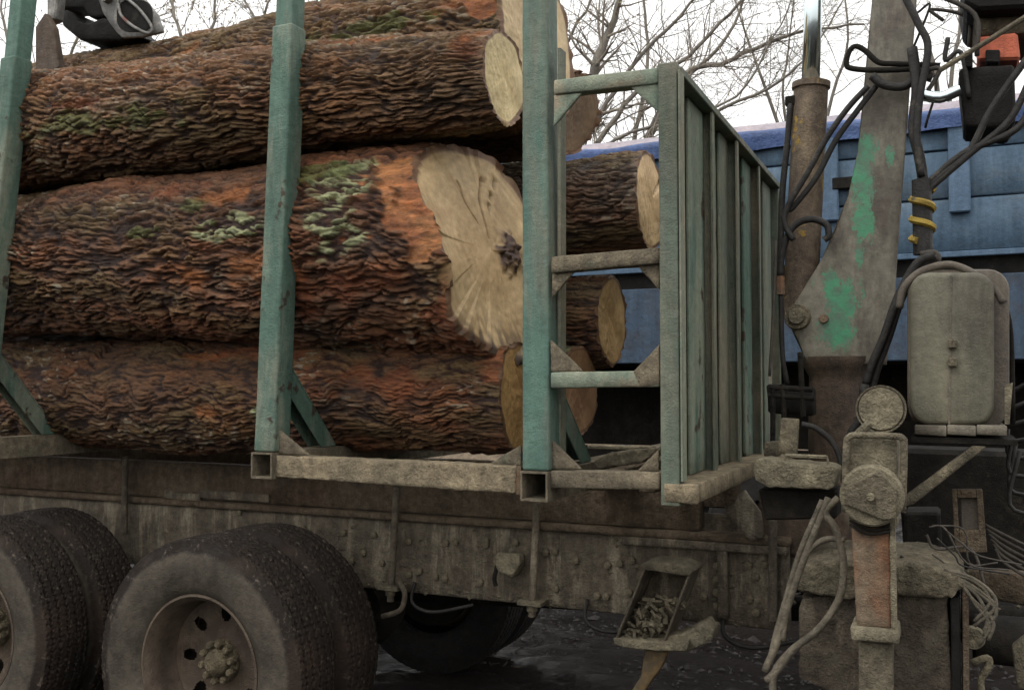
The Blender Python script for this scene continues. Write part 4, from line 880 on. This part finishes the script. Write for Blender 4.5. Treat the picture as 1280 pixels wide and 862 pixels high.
for x in (xl, xrr): MB().box(x - .05, x, yb2, yb2 + 2.35, zb[0], zb[5] + .1).build('end_board', 'blue_board', BT)
MB().box(xl, xrr, yb2 + .1, yb2 + 2.25, zb[0] - .02, zb[0] + .05).build('floor', 'dark_steel', BT)
MB().box(xl, xrr, yb2 + .7, yb2 + .85, .85, 1.1).build('chassis_rail', 'dark_steel', BT)
MB().box(xl, xrr, yb2 + 1.0, yb2 + 1.5, 1.1, zb[0] - .03).build('subframe', 'dark_steel', BT)
# tarpaulin: sagging sheet over the load, its skirt lapping the side
nx_, prof_ = 160, [(-.035, zf(184)), (-.045, zf(170)), (-.05, zf(164)), (-.02, zf(160)), (.06, zf(150)), (.16, zf(145)), (.6, zf(141)), (1.2, zf(139)), (1.8, zf(146)), (2.3, zf(160)), (2.42, zf(176))]
Vt = []; 
for (dy, z) in prof_:
    for i in range(nx_): Vt.append((xl - .1 + (xrr - xl + .2) * i / (nx_ - 1), yb2 + dy, z))
Vt = np.array(Vt); wv = (fbm(Vt * [1.3, 2.5, 2], 77, 3) - .5); Vt[:, 2] += wv * .10; Vt[:, 1] += (fbm(Vt * [3, 1, 1], 78, 3) - .5) * .06 - .03
n_ = nx_; k_ = len(prof_)
def sheet(r0, r1, name, mat_, parent):
    V_ = Vt[r0 * n_:(r1 + 1) * n_] - np.array(wo(BT)); i = (np.arange(r1 - r0)[:, None] * n_ + np.arange(n_ - 1)).ravel()
    o = npmesh(name, V_, np.stack([i, i + 1, i + n_ + 1, i + n_], 1), None, mat_, parent); return o
ts = sheet(0, 3, 'tarpaulin', 'tarp_blue', BT); sheet(3, k_ - 1, 'tarpaulin_top', 'tarp_faded', ts)
for x in (xl + 1.2, xl + 2.6, xrr - 1.2, xrr - 2.6):
    for yy in (0, 2.0): MB().lathe([(0, .25), (.0, .47), (.04, .5), (.24, .5), (.28, .47), (.28, .25)], (x, yb2 + yy, .5), 40).lathe([(.08, 0), (.08, .26)], (x, yb2 + yy, .5), 24).build('wheel', 'tread_rubber', BT, smooth=True)

# ------------------------------------------------------------------ bare trees
def grow(m, p, d, L, r, depth, bend=.25, thin=.003):
    n = 5 if depth > 1 else 4; pts = [p]; rs = [r]
    for i in range(n):
        d = (d + Vector((random.gauss(0, bend), random.gauss(0, bend), random.gauss(0, bend) + .05)) * .5).normalized()
        p = p + d * (L / n); pts.append(p); rs.append(max(thin, r * (1 - .62 * (i + 1) / n)))
    m.tube(pts, rs, 6 if r > .02 else 3, 0, False)
    if depth <= 0: return
    k = random.randint(2, 4) if depth > 1 else random.randint(2, 3)
    for _ in range(k):
        i = random.randint(1, n); f = .35 + .65 * random.random()
        dd = (pts[i] - pts[i - 1]).normalized(); o = Vector((random.gauss(0, 1), random.gauss(0, .6), random.gauss(0, 1))).normalized()
        grow(m, pts[i], (dd * .9 + o * .75).normalized(), L * random.uniform(.45, .75), max(thin, rs[i] * .62), depth - 1, bend, thin)
def tree(label, base, limbs, y, side=3, depth=3, leafn=0, lean=0, grp='bare trees behind the trucks'):
    b = Vector(base); o = empty('bare_tree', tuple(b), label, 'tree', grp)
    m = MB(); r0 = limbs[0][1] * 1.3; fork = P(*limbs[0][0][0], y)
    m.tube([b, b.lerp(fork, .5) + Vector((.05, 0, 0)), fork], [r0 * 1.5, r0 * 1.15, r0], 10, 4); m.build('trunk', 'branch_bark', o, smooth='all')
    for (px, r) in limbs:
        m = MB(); pts = catmull([fork] + pxs(px[1:] if px[0] == limbs[0][0][0] else px, y), 4)
        pts = [q + Vector((0, random.uniform(-.05, .05), 0)) for q in pts]
        rs = list(np.linspace(r, r * .3, len(pts))); m.tube(pts, rs, 8, 0); m.build('limb', 'branch_bark', o, smooth='all')
        for i in range(2, len(pts)):
            for _ in range(1 if i % 2 else max(1, side - 1)):
                dd = (pts[i] - pts[i - 1]).normalized(); q = Vector((random.gauss(.1, 1), random.gauss(0, .7), random.gauss(.15, 1))).normalized()
                tw.append((o, pts[i], (dd * .6 + q * .8).normalized(), random.uniform(.4, 1.3), max(.005, rs[i] * .4), depth))
    m = MB()
    for (_, p, d, L, r, dp) in [t_ for t_ in tw if t_[0] is o]: grow(m, p, d, L, r, dp - 1)
    cr = m.build('crown', 'twig', o, smooth='all')
    if leafn:
        lm = MB()
        ids = [random.randrange(len(m.v)) for _ in range(leafn)]
        for i in ids:
            c = m.v[i]; a = Vector((random.gauss(0, 1), random.gauss(0, 1), random.gauss(0, 1))).normalized(); b_ = a.orthogonal().normalized(); s_ = random.uniform(.02, .04)
            lm.add([c, c + a * s_ + b_ * s_ * .5, c + a * s_ * 2, c + a * s_ - b_ * s_ * .5], [(0, 1, 2, 3)])
        lf = lm.build('dead_leaves', 'dead_leaf', o); lf['kind'] = 'stuff'
    return o
tw = []
yt_ = 10.5
tree('bare tree with thick grey limb leaning right above the corner ladder', (P(690, 500, yt_).x, yt_, 0), [
    ([(700, 240), (735, 118), (752, 60), (772, 10), (790, -60)], .10), ([(700, 240), (760, 160), (800, 110), (860, 70), (900, 30), (950, -20), (1000, -60)], .045),
    ([(700, 240), (745, 150), (800, 70), (840, 30), (885, -20), (920, -70)], .042), ([(700, 240), (690, 120), (705, 60), (740, 0), (760, -40)], .04),
    ([(700, 240), (770, 175), (850, 150), (920, 120), (960, 60), (990, 0)], .03)], yt_, leafn=120)
yt_ = 12.0
tree('bare tree with long low branches spreading right over the blue tarpaulin', (P(780, 500, yt_).x, yt_, 0), [
    ([(780, 240), (850, 100), (900, 80), (960, 55), (1010, 38), (1080, 30)], .055), ([(780, 240), (835, 120), (900, 60), (930, 0), (960, -60)], .045),
    ([(780, 240), (800, 140), (810, 70), (805, 0), (815, -70)], .045), ([(780, 240), (880, 150), (960, 110), (1010, 70), (1060, -10)], .035)], yt_, leafn=60)
yt_ = 13.0
tree('thin bare tree seen between the lift cylinder and the crane mast', (P(1010, 500, yt_).x, yt_, 0), [
    ([(1010, 260), (960, 120), (935, 50), (905, -40)], .035), ([(1010, 260), (1040, 120), (1060, 50), (1050, -50)], .035), ([(1010, 260), (980, 140), (985, 60), (1000, -50)], .03)], yt_, side=2, leafn=60)
tree('bare tree rising behind the control valves at upper right', (P(1180, 500, yt_).x, yt_, 0), [
    ([(1180, 240), (1170, 100), (1150, 30), (1120, -50)], .05), ([(1180, 240), (1190, 90), (1200, 30), (1190, -50)], .04), ([(1180, 240), (1230, 90), (1270, 10), (1300, -50)], .04)], yt_, side=2)
yt_ = 12.0
tree('brown-leaved bare tree behind the grapple and the middle stake', (P(240, 500, yt_).x, yt_, 0), [
    ([(240, 200), (230, 60), (215, 10), (200, -50)], .05), ([(240, 200), (262, 60), (270, 0), (280, -60)], .045), ([(240, 200), (300, 70), (330, 20), (350, -40)], .045), ([(240, 200), (190, 60), (180, 0), (150, -60)], .045)], yt_, side=4, leafn=1500)
tree('bare tree peeping out between the left stake and the grapple', (P(30, 500, yt_).x, yt_, 0), [
    ([(40, 200), (50, 60), (70, 0), (90, -50)], .05), ([(40, 200), (10, 60), (0, 0), (-20, -60)], .045), ([(40, 200), (90, 60), (120, -10), (130, -60)], .04)], yt_, side=3, leafn=200)
tree('bare tree with fine twigs above the logs right of the middle stake', (P(400, 500, yt_).x, yt_, 0), [
    ([(400, 200), (400, 40), (395, 0), (380, -50)], .045), ([(400, 200), (440, 40), (470, -20), (500, -80)], .045), ([(400, 200), (340, 60), (310, 10), (290, -40)], .04)], yt_, side=3, leafn=500)
